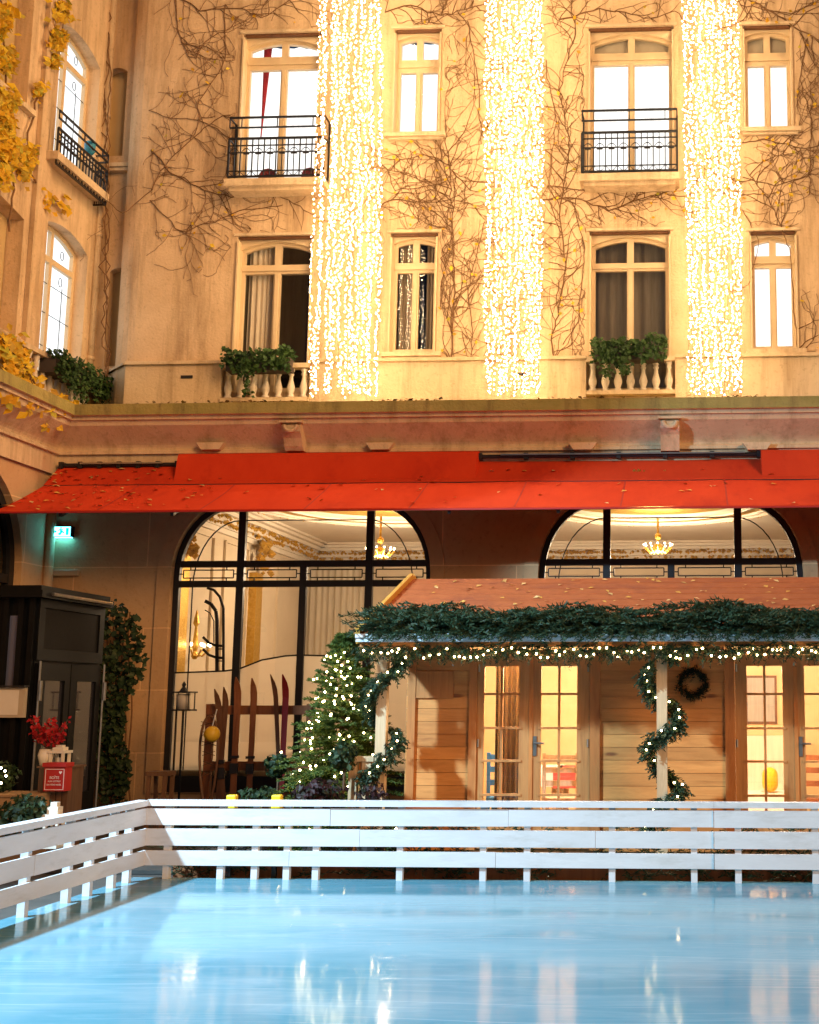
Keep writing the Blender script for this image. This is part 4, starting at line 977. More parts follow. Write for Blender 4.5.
# ------------------------------------------------------------------ bare creepers on the facade
BLOCK = [(w['x'][0]-3, w['x'][1]+3, w['y'][0]-2, w['y'][1]+3) for w in WIN]
def blocked(x, y): return any(a < x < b and c < y < d for a, b, c, d in BLOCK) or y > 393
def vine_growth(mb, x, y, ang, r, length, rng, depth, Yw, wander=.25, leaves=None):
    pts = [(x, y)]; a = ang; step = 5.0
    for k in range(int(length/step)):
        a += rng.gauss(0, wander)
        nx, ny = x+math.cos(a)*step, y+math.sin(a)*step
        if blocked(nx, ny):
            a += rng.choice((-1, 1))*1.3; nx, ny = x+math.cos(a)*step, y+math.sin(a)*step
            if blocked(nx, ny): break
        x, y = nx, ny; pts.append((x, y))
        if depth > 0 and rng.random() < .22:
            vine_growth(mb, x, y, a+rng.choice((-1, 1))*rng.uniform(.5, 1.2), r*.62, length*rng.uniform(.25, .55), rng, depth-1, Yw, wander*1.25, leaves)
        if leaves is not None and rng.random() < leaves[1]:
            p = U(x+rng.gauss(0, 3), y+rng.gauss(0, 3), Yw-.04); leaf(leaves[0], p, rng.uniform(.05, .09), rng, (0, -1, .2), .6)
    if len(pts) > 1:
        q = [U(p[0], p[1], Yw-.008-.008*abs(noise.noise(Vector((p[0]*.05, p[1]*.05, depth))))) for p in pts]
        mb.tube(q, [max(.0032, r*(1-.8*k/len(q))) for k in range(len(q))], 4, False)
def vine_path(mb, pts, r, rng, Yw, depth=2, rate=.25, L=70, leaves=None):
    """main stem through given points, with random side shoots"""
    P_ = []
    for (a, b) in zip(pts, pts[1:]):
        n = max(2, int(math.hypot(b[0]-a[0], b[1]-a[1])/6))
        for k in range(n):
            t = k/n; P_.append((a[0]+(b[0]-a[0])*t+rng.gauss(0, .7), a[1]+(b[1]-a[1])*t+rng.gauss(0, .7), math.atan2(b[1]-a[1], b[0]-a[0])))
    q = [U(p[0], p[1], Yw-.012) for p in P_]; mb.tube(q, [max(.006, r*(1-.6*k/len(q))) for k in range(len(q))], 5, False)
    for p in P_:
        if rng.random() < rate and depth: vine_growth(mb, p[0], p[1], p[2]+rng.choice((-1, 1))*rng.uniform(.3, 1.2), r*.55, L*rng.uniform(.4, 1.3), rng, depth-1, Yw, .22, leaves)
def creeper(label, paths, seed, Yw=YB, grp='bare creepers on the hotel front', lr=.02):
    rng = random.Random(seed); t = thing('creeper', label, 'vine', U(*paths[0][0][0], Yw), grp); mb = MB(); lv = MB()
    for pts, r, rate, L in paths: vine_path(mb, pts, r*.52, rng, Yw, 3, rate*1.75, L, (lv, lr))
    mb.build('stems', 'vine_wood', t)
    if lv.f: lv.build('dead_leaves', 'autumn', t)
creeper('bare creeper curling over the wall left of the window with red chairs', [
    ([(152, 190), (160, 170), (190, 140), (215, 120), (236, 112)], .016, .35, 60), ([(152, 150), (170, 172), (205, 190), (232, 197), (270, 190), (306, 210)], .02, .4, 70),
    ([(175, -10), (178, 30), (188, 56), (196, 58), (205, 40), (230, 28), (244, 10)], .018, .3, 50), ([(225, 5), (226, 60), (200, 100), (196, 140)], .016, .35, 50),
    ([(150, 200), (180, 232), (215, 222), (240, 210), (290, 205)], .014, .35, 60), ([(170, -10), (200, 10), (240, 8), (262, 18), (300, -5)], .02, .5, 50),
    ([(104, 170), (108, 200), (122, 214), (140, 200), (160, 180)], .009, .2, 40), ([(150, 110), (170, 118), (200, 120), (235, 140)], .01, .3, 40)], 31)
creeper('dense dry creeper spreading between the wide and the middle light curtain', [
    ([(450, 400), (452, 330), (455, 280), (452, 215), (450, 165), (448, 145)], .024, .5, 90), ([(380, 205), (400, 200), (425, 203), (455, 200), (487, 208)], .018, .5, 60),
    ([(452, 165), (425, 155), (400, 160), (385, 175)], .016, .5, 60), ([(452, 170), (470, 190), (486, 195)], .02, .55, 60), ([(470, 400), (472, 330), (468, 290), (480, 240), (486, 215)], .015, .4, 60),
    ([(385, 12), (410, 5), (440, 16), (470, 8), (490, 2)], .022, .6, 60), ([(468, 20), (478, 80), (482, 150)], .010, .4, 50), ([(455, 290), (470, 305), (486, 298)], .014, .4, 40),
    ([(384, 165), (395, 190), (420, 188), (450, 180)], .012, .5, 60)], 32)
creeper('dry creeper climbing beside and under the right hand iron balcony', [
    ([(556, 400), (552, 340), (565, 270), (560, 210), (570, 150), (560, 90), (575, 30), (570, -8)], .022, .45, 60), ([(542, 200), (575, 198), (610, 210), (650, 196), (684, 188)], .024, .5, 50),
    ([(548, 186), (580, 190), (620, 188), (670, 182)], .018, .5, 40), ([(560, 20), (600, 8), (650, 18), (684, 10)], .022, .55, 40), ([(545, 60), (556, 120), (550, 180)], .016, .45, 60),
    ([(575, 210), (585, 250), (578, 320), (560, 350)], .012, .35, 60), ([(548, 262), (570, 268), (585, 262)], .010, .3, 30), ([(546, 150), (562, 165), (580, 160)], .014, .5, 40)], 33)
creeper('thick bare creeper arching around the two plain right windows', [
    ([(802, 400), (796, 330), (790, 250), (772, 205), (750, 175), (742, 160)], .026, .4, 70), ([(735, -8), (765, 8), (800, 30), (819, 40), (850, 45)], .03, .55, 60), ([(800, 32), (812, 60), (830, 80)], .016, .4, 60),
    ([(806, 38), (800, 80), (812, 120), (808, 200)], .014, .4, 60), ([(742, 142), (770, 140), (800, 148), (830, 145)], .018, .5, 60), ([(742, 178), (775, 186), (819, 172)], .014, .4, 60),
    ([(740, 5), (790, 15), (830, -4)], .016, .5, 50), ([(742, 210), (760, 240), (748, 290)], .012, .3, 40), ([(745, 372), (780, 362), (819, 380)], .012, .4, 40)], 34, lr=.05)

# ------------------------------------------------------------------ golden creeper on the side wing
av = thing('golden_creeper', 'golden autumn creeper hanging down the side wing wall', 'vine', (XW, 15.5, 8)); rng = random.Random(5)
st = MB(); stA = MB(); lv = MB()
def wpt(x, y, o=.05): return UX(x, y, XW+o)
clusters = [(3, 20, 9, 40), (5, 60, 9, 45), (8, 100, 8, 30), (4, 125, 8, 30), (62, 12, 10, 20), (58, 40, 7, 30), (54, 62, 5, 12), (40, 90, 6, 10), (10, 150, 9, 26), (5, 175, 8, 20), (30, 155, 7, 16), (26, 172, 6, 12), (50, 203, 7, 6), (66, 205, 6, 4),
            (8, 345, 10, 16), (15, 365, 11, 24), (6, 385, 10, 22), (25, 382, 10, 16), (38, 395, 10, 16), (50, 405, 9, 14), (62, 408, 8, 12), (12, 400, 9, 16), (30, 408, 7, 8), (44, 428, 4, 2), (20, 355, 8, 12), (72, 412, 5, 7)]
for x, y, s_, n in clusters:
    o = .10 if y < 330 else .55 if y > 392 else .30
    for _ in range(int(n*3.6)):
        q = wpt(x+rng.gauss(0, s_*.6), y+rng.gauss(0, s_*.8), o*rng.uniform(.6, 1.15)); leaf(lv, q, rng.uniform(.08, .15)*(1.25 if x < 15 else 1), rng, (1, -.6, .3), .8)
for l in ([(2, 0), (6, 70), (4, 130), (14, 190), (8, 240)], [(64, -5), (60, 40), (52, 80), (38, 95), (28, 140), (24, 160)], [(24, 160), (40, 190), (64, 206)], [(0, 335), (20, 360), (40, 390), (74, 412)], [(0, 372), (24, 392), (52, 408)], [(14, 350), (30, 372), (34, 400)]):
    q = []
    for (a, b) in zip(l, l[1:]):
        for k in range(6): q.append(wpt(a[0]+(b[0]-a[0])*k/6+rng.gauss(0, 1), a[1]+(b[1]-a[1])*k/6, .05 if a[1] < 330 else .3))
    g_ = stA if l[0][1] < 200 else st; g_.tube(q, .014, 5, False)
st.build('stems', 'vine_wood', av); stA.build('upper_stems', 'vine_wood', av); lv.build('leaves', 'autumn', av)
# dry ivy stems down the corner
mb = MB()
rng = random.Random(2)
for k in range(3): mb.tube([(px(105, YR-.2, y)+.03*rng.gauss(0, 1)+.02*k, YR-.19, U(105, y, YR-.2).z) for y in range(10, 390, 8)], .009, 4, False)
tag(mb.build('dry_stem', 'vine_wood', None), 'thin dry climbing stem following the corner downpipe', 'vine')
# climbing green plant by the kiosk
rng = random.Random(14); gp = thing('climbing_shrub', 'dark green leafy climber on the wall beside the black entrance kiosk', 'shrub', (px(120, 16.6), 16.7, 0)); lv = MB(); st = MB()
for y in range(612, 800, 7):
    f = (y-612)/188
    xa = 97; xb = 128+10*math.sin(f*9)+12*math.sin(f*3.4+.4)*(1-f) + (6 if .25 < f < .6 else 0) - 8*f
    for _ in range(46):
        q = U(rng.uniform(xa, xb), y+rng.gauss(0, 5), 16.85-.3*rng.random()); leaf(lv, q, rng.uniform(.06, .11), rng, (.2, -1, .3), .8)
for k in range(5): st.tube([U(106+k*6+2*math.sin(y*.05+k), y, 16.95) for y in range(612, 850, 10)], .012, 4, False)
st.build('stems', 'vine_wood', gp); lv.build('leaves', 'dark_leaf', gp)

# ------------------------------------------------------------------ chalet
YC, YE = 13.1, 12.35
GND = -.02
CX0, CX1 = px(406, YC, 720), 4.4
ch = thing('wooden_chalet', 'wooden Christmas chalet with glazed double doors and reddish roof', 'chalet', ((CX0+CX1)/2, YC, 0))
def cx(x): return px(x, YC, 725)
def cz(y): return pz(y, YC, 550)
D1 = (cx(469), cx(600)); D2 = (cx(725), cx(870)); ZD0, ZDT = .12, cz(650); ZWT = 2.35
m = MB(); ph = .132
spans = [(CX0, D1[0]), (D1[1], D2[0]), (D2[1], CX1)]
for a, b in spans: m.box(a+.002, b-.002, YC+.0445, YC+.0495, .05, ZWT)
z = 0.05
k = 0
while z < ZWT:
    for a, b in spans: m.box(a, b, YC, YC+.044, z, min(z+ph-.004, ZWT))
    for y in (YC+.05, ): pass
    for (xa, xb, ya, yb) in ((CX0, CX0+.044, YC+.05, 15.9), (CX1-.044, CX1, YC+.05, 15.9)): m.box(xa, xb, ya, yb, z, min(z+ph-.004, ZWT))
    m.box(CX0+.05, CX1-.05, 15.85, 15.894, z, min(z+ph-.004, ZWT))
    if z > ZDT:
        for a, b in (D1, D2): m.box(a+.001, b-.001, YC, YC+.044, z, min(z+ph-.004, ZWT))
    z += ph; k += 1
m.build('wall', 'chalet_wood', ch)
m = MB(); m.box(CX0+.05, CX1-.05, YC+.05, 15.84, .02, .07); m.build('floor', 'pale_wood', ch)
m = MB(); m.box(CX0+.05, CX1-.05, 15.80, 15.845, .07, 2.3); m.box(CX0+.05, CX0+.08, YC+.06, 15.79, .07, 2.3); m.box(CX1-.08, CX1-.05, YC+.06, 15.79, .07, 2.3); m.box(CX0+.05, CX1-.05, YC+.06, 15.79, 2.3, 2.33); m.build('lining', 'chalet_inside', ch)
m = MB(); m.box(CX0+.02, CX0+.10, YC-.03, YC-.002, .05, ZWT); m.build('corner_board', 'chalet_trim', ch)
# faint notice board
m = MB(); m.box(cx(415), cx(453), YC-.022, YC-.003, cz(698), cz(671)); m.build('notice_board', 'chalet_trim', ch)
def door_set(x0, x1, leaves, hx):
    mb = MB(); f = .07
    fa, fb = leaves[0][0], leaves[-1][1]; mb.box(x0, fa+.001, YC-.03, YC+.05, .06, ZDT); mb.box(fb-.001, x1, YC-.03, YC+.05, .06, ZDT); mb.box(fa+.002, fb-.002, YC-.03, YC+.05, ZDT-.05, ZDT); mb.box(leaves[0][1]-.02, leaves[0][1]+.02, YC-.022, YC-.0125, .1, ZDT-.06); mb.box(fa, fb, YC+.037, YC+.05, .07, .09)
    mb.build('door_frame', 'chalet_trim', ch)
    for n_, (a, b, ga_, gb_) in enumerate(leaves):
        T = lambda u, d, z: (u, YC+.0+d, z); mb = MB(T); zt, zb = cz(665), .42; zo = cz(665)
        cols = [(ga_, (ga_+gb_)/2-.012), ((ga_+gb_)/2+.012, gb_)]
        rows = [cz(y) for y in (665, 694, 728, 761, 795)]; hs = []
        for r0, r1 in zip(rows, rows[1:]):
            for c0, c1 in cols: hs.append([(c0, r1+.012), (c1, r1+.012), (c1, r0-.012), (c0, r0-.012)])
        zl = rows[-1]
        for c0, c1 in cols: hs.append([(c0, zl-.30), (c1, zl-.30), (c1, zl-.012), (c0, zl-.012)])
        mb.plate([(a+.004, .075), (b-.004, .075), (b-.004, ZDT-.055), (a+.004, ZDT-.055)], hs, -.012, .035)
        # raised muntins standing a touch proud, as on the photo's storm bars
        for r_ in rows[1:]: mb.box(ga_-.03, gb_+.03, -.022, -.013, r_-.011, r_+.011)
        d = mb.build('door', 'chalet_wood_v', ch)
        mb = MB(T); mb.quad((ga_, .012, zl-.3), (gb_, .012, zl-.3), (gb_, .012, zo), (ga_, .012, zo)); mb.build('pane', 'glass', d)
        mb = MB(T)
        xh = a+.02 if n_ == 0 else b-.02
        for zz in (cz(668), cz(743), .4): mb.tube([(xh-.0, -.024, zz-.04), (xh-.0, -.024, zz+.04)], .010, 8)
        mb.build('hinge', 'steel', d)
        if n_ == 1:
            mb = MB(T); hz = cz(745); x = a+.045
            mb.box(x-.018, x+.018, -.022, -.013, hz-.11, hz+.09); mb.tube([(x, -.02, hz+.02), (x, -.06, hz+.02), (x+.10, -.062, hz+.02)], .010, 8); mb.build('handle', 'steel', d)
door_set(D1[0], D1[1], ((cx(477), cx(531), cx(484), cx(519)), (cx(531), cx(590), cx(541), cx(577))), cx(535))
door_set(D2[0], D2[1], ((cx(735), cx(796), cx(747), cx(783)), (cx(796), cx(860), cx(805), cx(841))), cx(800))
# roof: two pitches, fascia, gable board
RXa, RXb = px(360, YE, 640), CX1+.3
ZE, YRG = pz(641, YE), 14.67; ZRG = pz(584, YRG, 412)
T2 = .06
m = MB()
for (ya, za, yb, zb) in ((YE, ZE+.02, YRG, ZRG), (16.6, ZE+.15, YRG, ZRG)):
    m.quad((RXa, ya, za+T2), (RXb, ya, za+T2), (RXb, yb, zb+T2), (RXa, yb, zb+T2)); m.quad((RXa, ya, za), (RXa, yb, zb), (RXb, yb, zb), (RXb, ya, za))
    m.quad((RXa, ya, za), (RXa, ya, za+T2), (RXb, ya, za+T2), (RXb, ya, za)); m.quad((RXb, ya, za), (RXb, ya, za+T2), (RXb, yb, zb+T2), (RXb, yb, zb))
for k in range(1, 9):        # felt laps
    f = k/9; y = YE+(YRG-YE)*f; z = ZE+.02+(ZRG-ZE-.02)*f+T2; m.box(RXa+.002, RXb-.002, y-.004, y+.05, z-.02, z+.008)
roof = m.build('roof', 'roof_felt', ch)
m = MB(); slope = (ZRG-ZE-.02)/(YRG-YE)
m.bar((RXa-.02, YE-.02, ZE+.05), (RXa-.02, YRG+.02, ZRG+.05), .045, .16); m.bar((RXa-.02, YRG+.03, ZRG+.05), (RXa-.02, 16.6, ZE+.18), .045, .16); m.build('barge_board', 'board_yellow', roof)
m = MB()       # gable infill left
m.quad((CX0, YC+.05, ZWT), (CX0, 15.9, ZWT), (CX0, YRG, ZRG-.03), (CX0, YC+.05, ZWT+.02)); m.build('gable', 'chalet_wood', ch)
m = MB()
zg = ZE-.0
m.box(RXa-.02, RXb, YE-.10, YE-.004, zg-.01, zg+.055); m.box(RXa-.02, RXb, YE-.115, YE-.101, zg+.03, zg+.068)
m.build('gutter', 'gutter_white', ch)
m = MB(); m.box(RXa, RXb, YE+.0, YE+.03, zg-.06, zg-.011); m.box(RXa+.05, RXb, YE+.031, YC-.002, zg-.03, zg-.011); m.build('soffit', 'chalet_trim', ch)
PY = 12.52
posts = []
for xp in (382, 662):
    X = px(xp, PY, 720); posts.append(X); m = MB(); m.box(X-.052, X+.052, PY-.05, PY+.05, -.02, ZE-.065); m.build('post', 'pale_wood', ch)
# porch rail at the left end
m = MB(); xa, xb = px(350, PY, 760), posts[0]-.06; zr = pz(759, PY)
m.box(xa-.02, xb, PY-.06, PY+.06, zr-.025, zr+.025); m.box(xa, xa+.08, PY-.04, PY+.04, -.02, zr-.027); m.box(xb-.12, xb-.03, PY-.04, PY+.04, -.02, zr-.027); m.build('porch_rail', 'pale_wood', ch)
m = MB(); m.box(xa+.1, xa+.15, PY-.02, PY+.03, -.02, zr-.028); m.box(xa+.081, xb-.121, PY-.02, PY+.02, .2, .42); m.build('porch_panel', 'chalet_trim', ch)
# left porch post in front of wall corner
# fallen leaves on the roof
rng = random.Random(41); m = MB()
for _ in range(130):
    y = rng.uniform(YE+.35, YRG-.05); x = rng.uniform(RXa+.2, 2.2); leaf(m, (x, y, ZE+.02+T2+.012+(y-YE)*slope), rng.uniform(.04, .08), rng, (0, -.3, 1), .25)
tag(m.build('fallen_leaves', 'fallen', None), 'pale dry leaves scattered over the reddish chalet roof', 'leaves', kind='stuff')

# chalet furniture seen through the doors
def chair(x, y, rz, label, mat):
    t = thing('chair', label, 'chair', (x, y, .07), 'chairs inside the wooden chalet'); M_ = Matrix.Rotation(rz, 3, 'Z'); base = Vector((x, y, .07))
    T = lambda a, b, c: base + M_ @ Vector((a, b, c))
    mb = MB(T); mb.box(-.2, .2, -.2, .2, .43, .47); mb.build('seat', mat, t)
    for sx in (-1, 1):
        for sy in (-1, 1):
            mb = MB(T); mb.box(sx*.18-.018, sx*.18+.018, sy*.18-.018, sy*.18+.018, 0, .428 if sy < 0 else .95); mb.build('leg', mat, t)
    mb = MB(T)
    for zz in (.6, .74, .87): mb.box(-.16, .16, .165, .19, zz, zz+.06)
    mb.build('backrest', mat, t)
def table(x, y, label, cloth, sx=.6, sy=.4):
    t = thing('table', label, 'table', (x, y, .07)); mb = MB(); mb.box(x-sx, x+sx, y-sy, y+sy, .78, .82); mb.build('tabletop', 'pale_wood', t)
    for a in (-1, 1):
        for b in (-1, 1): mb = MB(); mb.box(x+a*(sx-.06)-.03, x+a*(sx-.06)+.03, y+b*(sy-.06)-.03, y+b*(sy-.06)+.03, .07, .778); mb.build('leg', 'pale_wood', t)
    mb = MB(); mb.box(x-sx-.01, x+sx+.01, y-sy-.01, y+sy+.01, .822, .828); mb.box(x-sx-.012, x+sx+.012, y-sy-.016, y-sy-.012, .62, .826)
    o = mb.build('tablecloth', cloth, None, False, (x, y, .82)); tag(o, 'white cloth on the table inside the left chalet doors' if cloth == 'cloth_white' else 'reddish cloth on the table near the right door leaf', 'tablecloth')
xa = cx(560)
table(cx(515), 14.6, 'wooden table with white cloth behind the left door leaf', 'cloth_white', .35, .35)
table(cx(574), 14.4, 'wooden table with reddish cloth behind the second door leaf', 'cloth_red', .3, .4)
chair(cx(556), 13.8, PI, 'wooden chair close behind the second door leaf', 'pale_wood')
chair(cx(497), 13.9, PI, 'blue painted chair behind the left door leaf', 'cloth_blue')
chair(cx(818), 13.9, PI-.4, 'wooden chair behind the door at the right edge', 'red_brown_wood')
m = MB(); folds(m, cx(490), cx(520), .2, 2.25, 13.45, .035, 5); tag(m.build('curtain', 'grey_curtain', None), 'grey drape hanging inside the left leaf of the chalet doors', 'curtain')
b = thing('bench', 'cream upholstered bench along the chalet back wall behind the right doors', 'bench', (cx(770), 15.2, .07)); m = MB(); m.box(cx(735), cx(810), 14.9, 15.5, .07, .5); m.build('seat', 'cloth_white', b); m = MB(); m.box(cx(735), cx(810), 15.5, 15.68, .07, 1.15); m.build('backrest', 'cream_curtain', b)
m = MB(); m.box(cx(772), cx(790), 14.95, 15.2, .505, .8); o = m.build('cushion', 'yellow_ball', None, False, (cx(781), 15.1, .5)); tag(o, 'plump yellow cushion on the cream bench inside the chalet', 'cushion'); q = o.modifiers.new('b', 'BEVEL'); q.width = .1; q.segments = 4
c = Vector((cx(776), 15.77, cz(700))); w_ = thing('wall_clock_panel', 'dark framed poster on the chalet back wall', 'poster', c); m = MB(); m.box(c.x-.2, c.x+.2, 15.775, 15.797, c.z-.3, c.z+.3); m.build('frame', 'brown_wood', w_); m = MB(); m.box(c.x-.17, c.x+.17, 15.769, 15.774, c.z-.27, c.z+.27); m.build('sheet', 'grey_curtain', w_); w_.name = 'framed_poster'; ORG['framed_poster'] = c
for x, e, lab in ((-1.5, 215, 'glowing globe lamp on the ceiling behind the left chalet doors'), (.9, 215, 'glowing globe lamp on the ceiling behind the right chalet doors')):
    t = thing('ceiling_lamp', lab, 'lamp', (x, 13.46, 2.2)); m = MB(); m.lathe((x, 13.46, 2.295), [(.05, 0), (.05, .03)], 10); m.build('base', 'steel', t); m = MB(); m.ball((x, 13.46, 2.265), .04, 10, 8); m.build('globe', 'globe', t)
    l = bpy.data.lights.new('ceiling_lamp_light', 'POINT'); l.energy = e; l.color = (1, .83, .60); l.shadow_soft_size = .06; lo = bpy.data.objects.new('ceiling_lamp_light', l); COL.objects.link(lo); lo.parent = t; lo.location = (0, .02, -.05)

# ------------------------------------------------------------------ fir garlands, wreath, string lights
rng = random.Random(50)
m = MB(); x = RXa+.2
while x < RXb+.1:
    for _ in range(13):
        y = rng.uniform(YE-.10, YE+.34); z = ZE+.11+(y-YE)*slope+.21*rng.random()*(.72+.5*noise.noise(Vector((x*1.3, 0, 0))))
        d = Vector((rng.choice((-1, -1, 1))*rng.uniform(.6, 1), rng.uniform(-.7, .1), rng.uniform(-.35, .3)))
        fir_spray(m, (x+rng.uniform(-.08, .08), y, z), d, rng.uniform(.22, .42), rng, 30, .065, .017)
        if rng.random() < .3: fir_spray(m, (x, YE-.06, ZE+.12), (rng.uniform(-.6, .6), -.8, -.35), rng.uniform(.15, .26), rng, 18, .055, .012)
    x += .062
tag(m.build('fir_garland', 'fir', None, False, (0, YE, ZE)), 'thick fir branch garland lying along the chalet eave', 'garland')
m = MB(); x = RXa+.02
while x < RXb:
    for _ in range(7): fir_spray(m, (x+rng.uniform(-.05, .05), YE-.05+rng.uniform(-.03, .04), ZE-.03+rng.uniform(-.06, .0)), (rng.uniform(-.9, .9), rng.uniform(-.3, .3), rng.uniform(-.9, -.1)), rng.uniform(.09, .18), rng, 14, .05, .010)
    x += .06
tag(m.build('fir_garland', 'dark_leaf', None, False, (0, YE, ZE-.1)), 'thin dark fir garland with lights hanging below the white gutter', 'garland')
sl = thing('string_light', 'string of small warm bulbs under the chalet gutter', 'string lights', (0, YE, ZE-.1)); pts = []; x = RXa+.06
while x < 2.0:
    pts.append(Vector((x, YE-.07+rng.uniform(-.02, .02), ZE-.07-.11*rng.random()))); x += rng.uniform(.035, .10)
bulb_parts(sl, pts, .0105)
m = MB(); m.tube([p+Vector((0, .03, .01)) for p in pts], .003, 3, False); m.build('wire', 'iron', sl)
for i, X in enumerate(posts):
    lab = 'fir garland winding round the left chalet post beside the lit tree' if i == 0 else 'fir garland winding round the chalet post next to the wreath'
    m = MB(); t = 0; pts = []
    turns = 2.2 if i == 0 else 2.6; n = 74
    for k in range(n):
        if noise.noise(Vector((k*.16, 7+i*5, 0))) > .26: continue
        f = k/n; z = ZE-.12-(ZE-.38)*f; a = -.6+turns*2*PI*f + (1.2 if i else 0); rr = .10+.025*math.sin(f*20)
        a += .5*noise.noise(Vector((k*.09, 3+i*4, 1))); rr *= 1+.35*noise.noise(Vector((k*.13, i*3, 5)))
        c = Vector((X+rr*math.cos(a)*1.15, PY-.02-abs(rr)*math.sin(a)*.9, z))
        tg = Vector((-math.sin(a)*.7, -math.cos(a)*.5, -.75))
        for _ in range(8):
            d = tg*.6 + Vector((math.cos(a)*.7, -math.sin(a)*.5, -.25)) + Vector((rng.gauss(0, .4), rng.gauss(0, .3), rng.gauss(0, .3)))
            fir_spray(m, c+Vector((rng.gauss(0, .025), rng.gauss(0, .02), rng.gauss(0, .03))), d, rng.uniform(.08, .155)*(1+.5*noise.noise(Vector((k*.3, i*9, 2)))), rng, 18, .046, .014)
        if k % 3 == 0: pts.append(c+Vector((.06*math.cos(a), -.06-.02*rng.random(), rng.uniform(-.04, .04))))
    tag(m.build('fir_garland', 'fir', None, False, (X, PY, 1)), lab, 'garland')
    s2 = thing('string_light', 'small warm bulbs wound into the garland on the left chalet post' if i == 0 else 'small warm bulbs wound into the garland on the post next to the wreath', 'string lights', (X, PY, 1.2)); bulb_parts(s2, pts, .010)
c = U(693, 683, YC-.05); m = MB()
for k in range(230):
    a = rng.uniform(0, 2*PI); rr = .125+rng.gauss(0, .018); p = Vector((c.x+rr*math.cos(a), YC-.06+rng.gauss(0, .02), c.z+rr*math.sin(a)))
    fir_spray(m, p, (-math.sin(a)+.5*math.cos(a)*rng.gauss(0, 1), rng.gauss(-.3, .3), math.cos(a)+.5*math.sin(a)*rng.gauss(0, 1)), .075, rng, 9, .03, .008, 1)
tag(m.build('wreath', 'wreath_leaf', None, False, c), 'round dark green fir wreath on the planks beside the door', 'wreath')

# ------------------------------------------------------------------ christmas tree
rng = random.Random(63)
def conifer(base, H, RB, label, nb, nbulb):
    base = Vector(base); t = thing('christmas_tree', label, 'tree', base)
    m = MB(); m.tube([base, base+Vector((0, 0, H*.5)), base+Vector((.02, 0, H))], [.05, .03, .006], 7); m.build('trunk', 'bark', t)
    m = MB(); tips = []
    for k in range(nb):
        f = (k+.5)/nb; z = .18+(H-.18)*f; r = RB*(1-f)**.8*rng.uniform(.62, 1.28)+.04; a = k*2.399+rng.uniform(-.3, .3)
        d = Vector((math.cos(a), math.sin(a), .05+.75*f*f-.15*(1-f)))
        p0 = base+Vector((0, 0, z)); n = max(2, int(r/.075))
        for j in range(n):
            s_ = (j+1)/n; q = p0+d*(r*s_*.85)-Vector((0, 0, .10*r*s_*s_))
            for sg in (-1, 1, 0):
                dd = d + d.cross(Vector((0, 0, 1)))*sg*rng.uniform(.5, 1.0)
                fir_spray(m, q, dd, min(.22, .055+r*.28)*rng.uniform(.8, 1.2)*(1-.3*s_), rng, 20, .045, .014)
        tips.append(p0+d*r*rng.uniform(.75, 1.0)+Vector((0, 0, rng.uniform(-.05, .03)))); tips.append(p0+d*r*rng.uniform(.3, .8)+Vector((0, 0, .03)))
    m.build('crown', 'tree_needles', t)
    rng.shuffle(tips); tips = [p+Vector((rng.gauss(0, .02), rng.gauss(0, .02)-.02, rng.gauss(0, .02))) for p in tips]
    front = sorted([p for p in tips if p.z < base.z+H*.93], key=lambda p: p.y)[:nbulb]
    sl = thing('string_light', 'warm fairy lights spread over the Christmas tree', 'string lights', base); bulb_parts(sl, front, .0105, 'bulb_tree')
b = U(345, 638, 13.45); conifer((b.x, 13.45, GND), b.z-GND, .70, 'small Christmas tree full of warm lights between skis and chalet', 260, 175)

# ------------------------------------------------------------------ skis and rack
YS = 15.1
def sx_(x, y=740, Y=YS): return px(x, Y, y)
def sz_(y, Y=YS): return pz(y, Y, 250)
rk = thing('ski_rack', 'brown wooden rack holding old skis before the arched window', 'rack', (sx_(255), YS, GND))
for x in (208, 309): m = MB(); X = sx_(x); m.box(X-.045, X+.045, YS, YS+.07, GND, sz_(704)); m.build('post', 'red_brown_wood', rk)
for y in (710, 766): m = MB(); m.box(sx_(206), sx_(311), YS-.04, YS-.002, sz_(y)-.055, sz_(y)+.055); m.build('rail', 'red_brown_wood', rk)
def ski(pts, w, mat, label, Y, curl=.1, binding=True):
    """pts: top px, bottom px"""
    (x0, y0), (x1, y1) = pts; a = U(x0, y0, Y+.05); b = U(x1, y1, Y-.14)
    b.z = max(b.z, GND+.02) if y1 < 832 else GND+.01
    t = thing('ski', label, 'ski', b, 'old skis leaning on the wooden rack'); L = (a-b).length; d = (a-b)/L; s_ = d.cross(Vector((0, -1, 0))).normalized(); nrm = s_.cross(d)
    m = MB(); prev = None; n = 22
    for k in range(n+1):
        f = k/n; ww = w*(.85+.3*(2*f-1)**2)*(1 if f < .9 else max(.12, 1-((f-.9)/.1)**2*.9)); up = curl*max(0, (f-.86)/.14)**2; th = .012
        p = b+d*L*f + nrm*(-up if nrm.y > 0 else up)
        cur_ = [m.P(p-s_*ww/2), m.P(p+s_*ww/2), m.P(p+s_*ww/2+nrm*th), m.P(p-s_*ww/2+nrm*th)]
        if prev:
            for j in range(4): m.face((prev[j], prev[(j+1) % 4], cur_[(j+1) % 4], cur_[j]))
        else: m.face(cur_)
        prev = cur_
    m.face(prev[::-1]); m.build('blade', mat, t)
    if binding:
        m = MB(); p = b+d*L*.42; f_ = -1 if nrm.y > 0 else 1
        m.bar(p+nrm*f_*.02-d*.06, p+nrm*f_*.02+d*.06, w*1.15, .03, nrm); m.bar(p+nrm*f_*.03+d*.12, p+nrm*f_*.03+d*.15, w*1.3, .035, nrm); m.build('binding', 'iron', t)
ski(((218, 690), (225, 835)), .07, 'brown_wood', 'dark brown ski crossing another at the tip, beside the yellow ball', YS-.14)
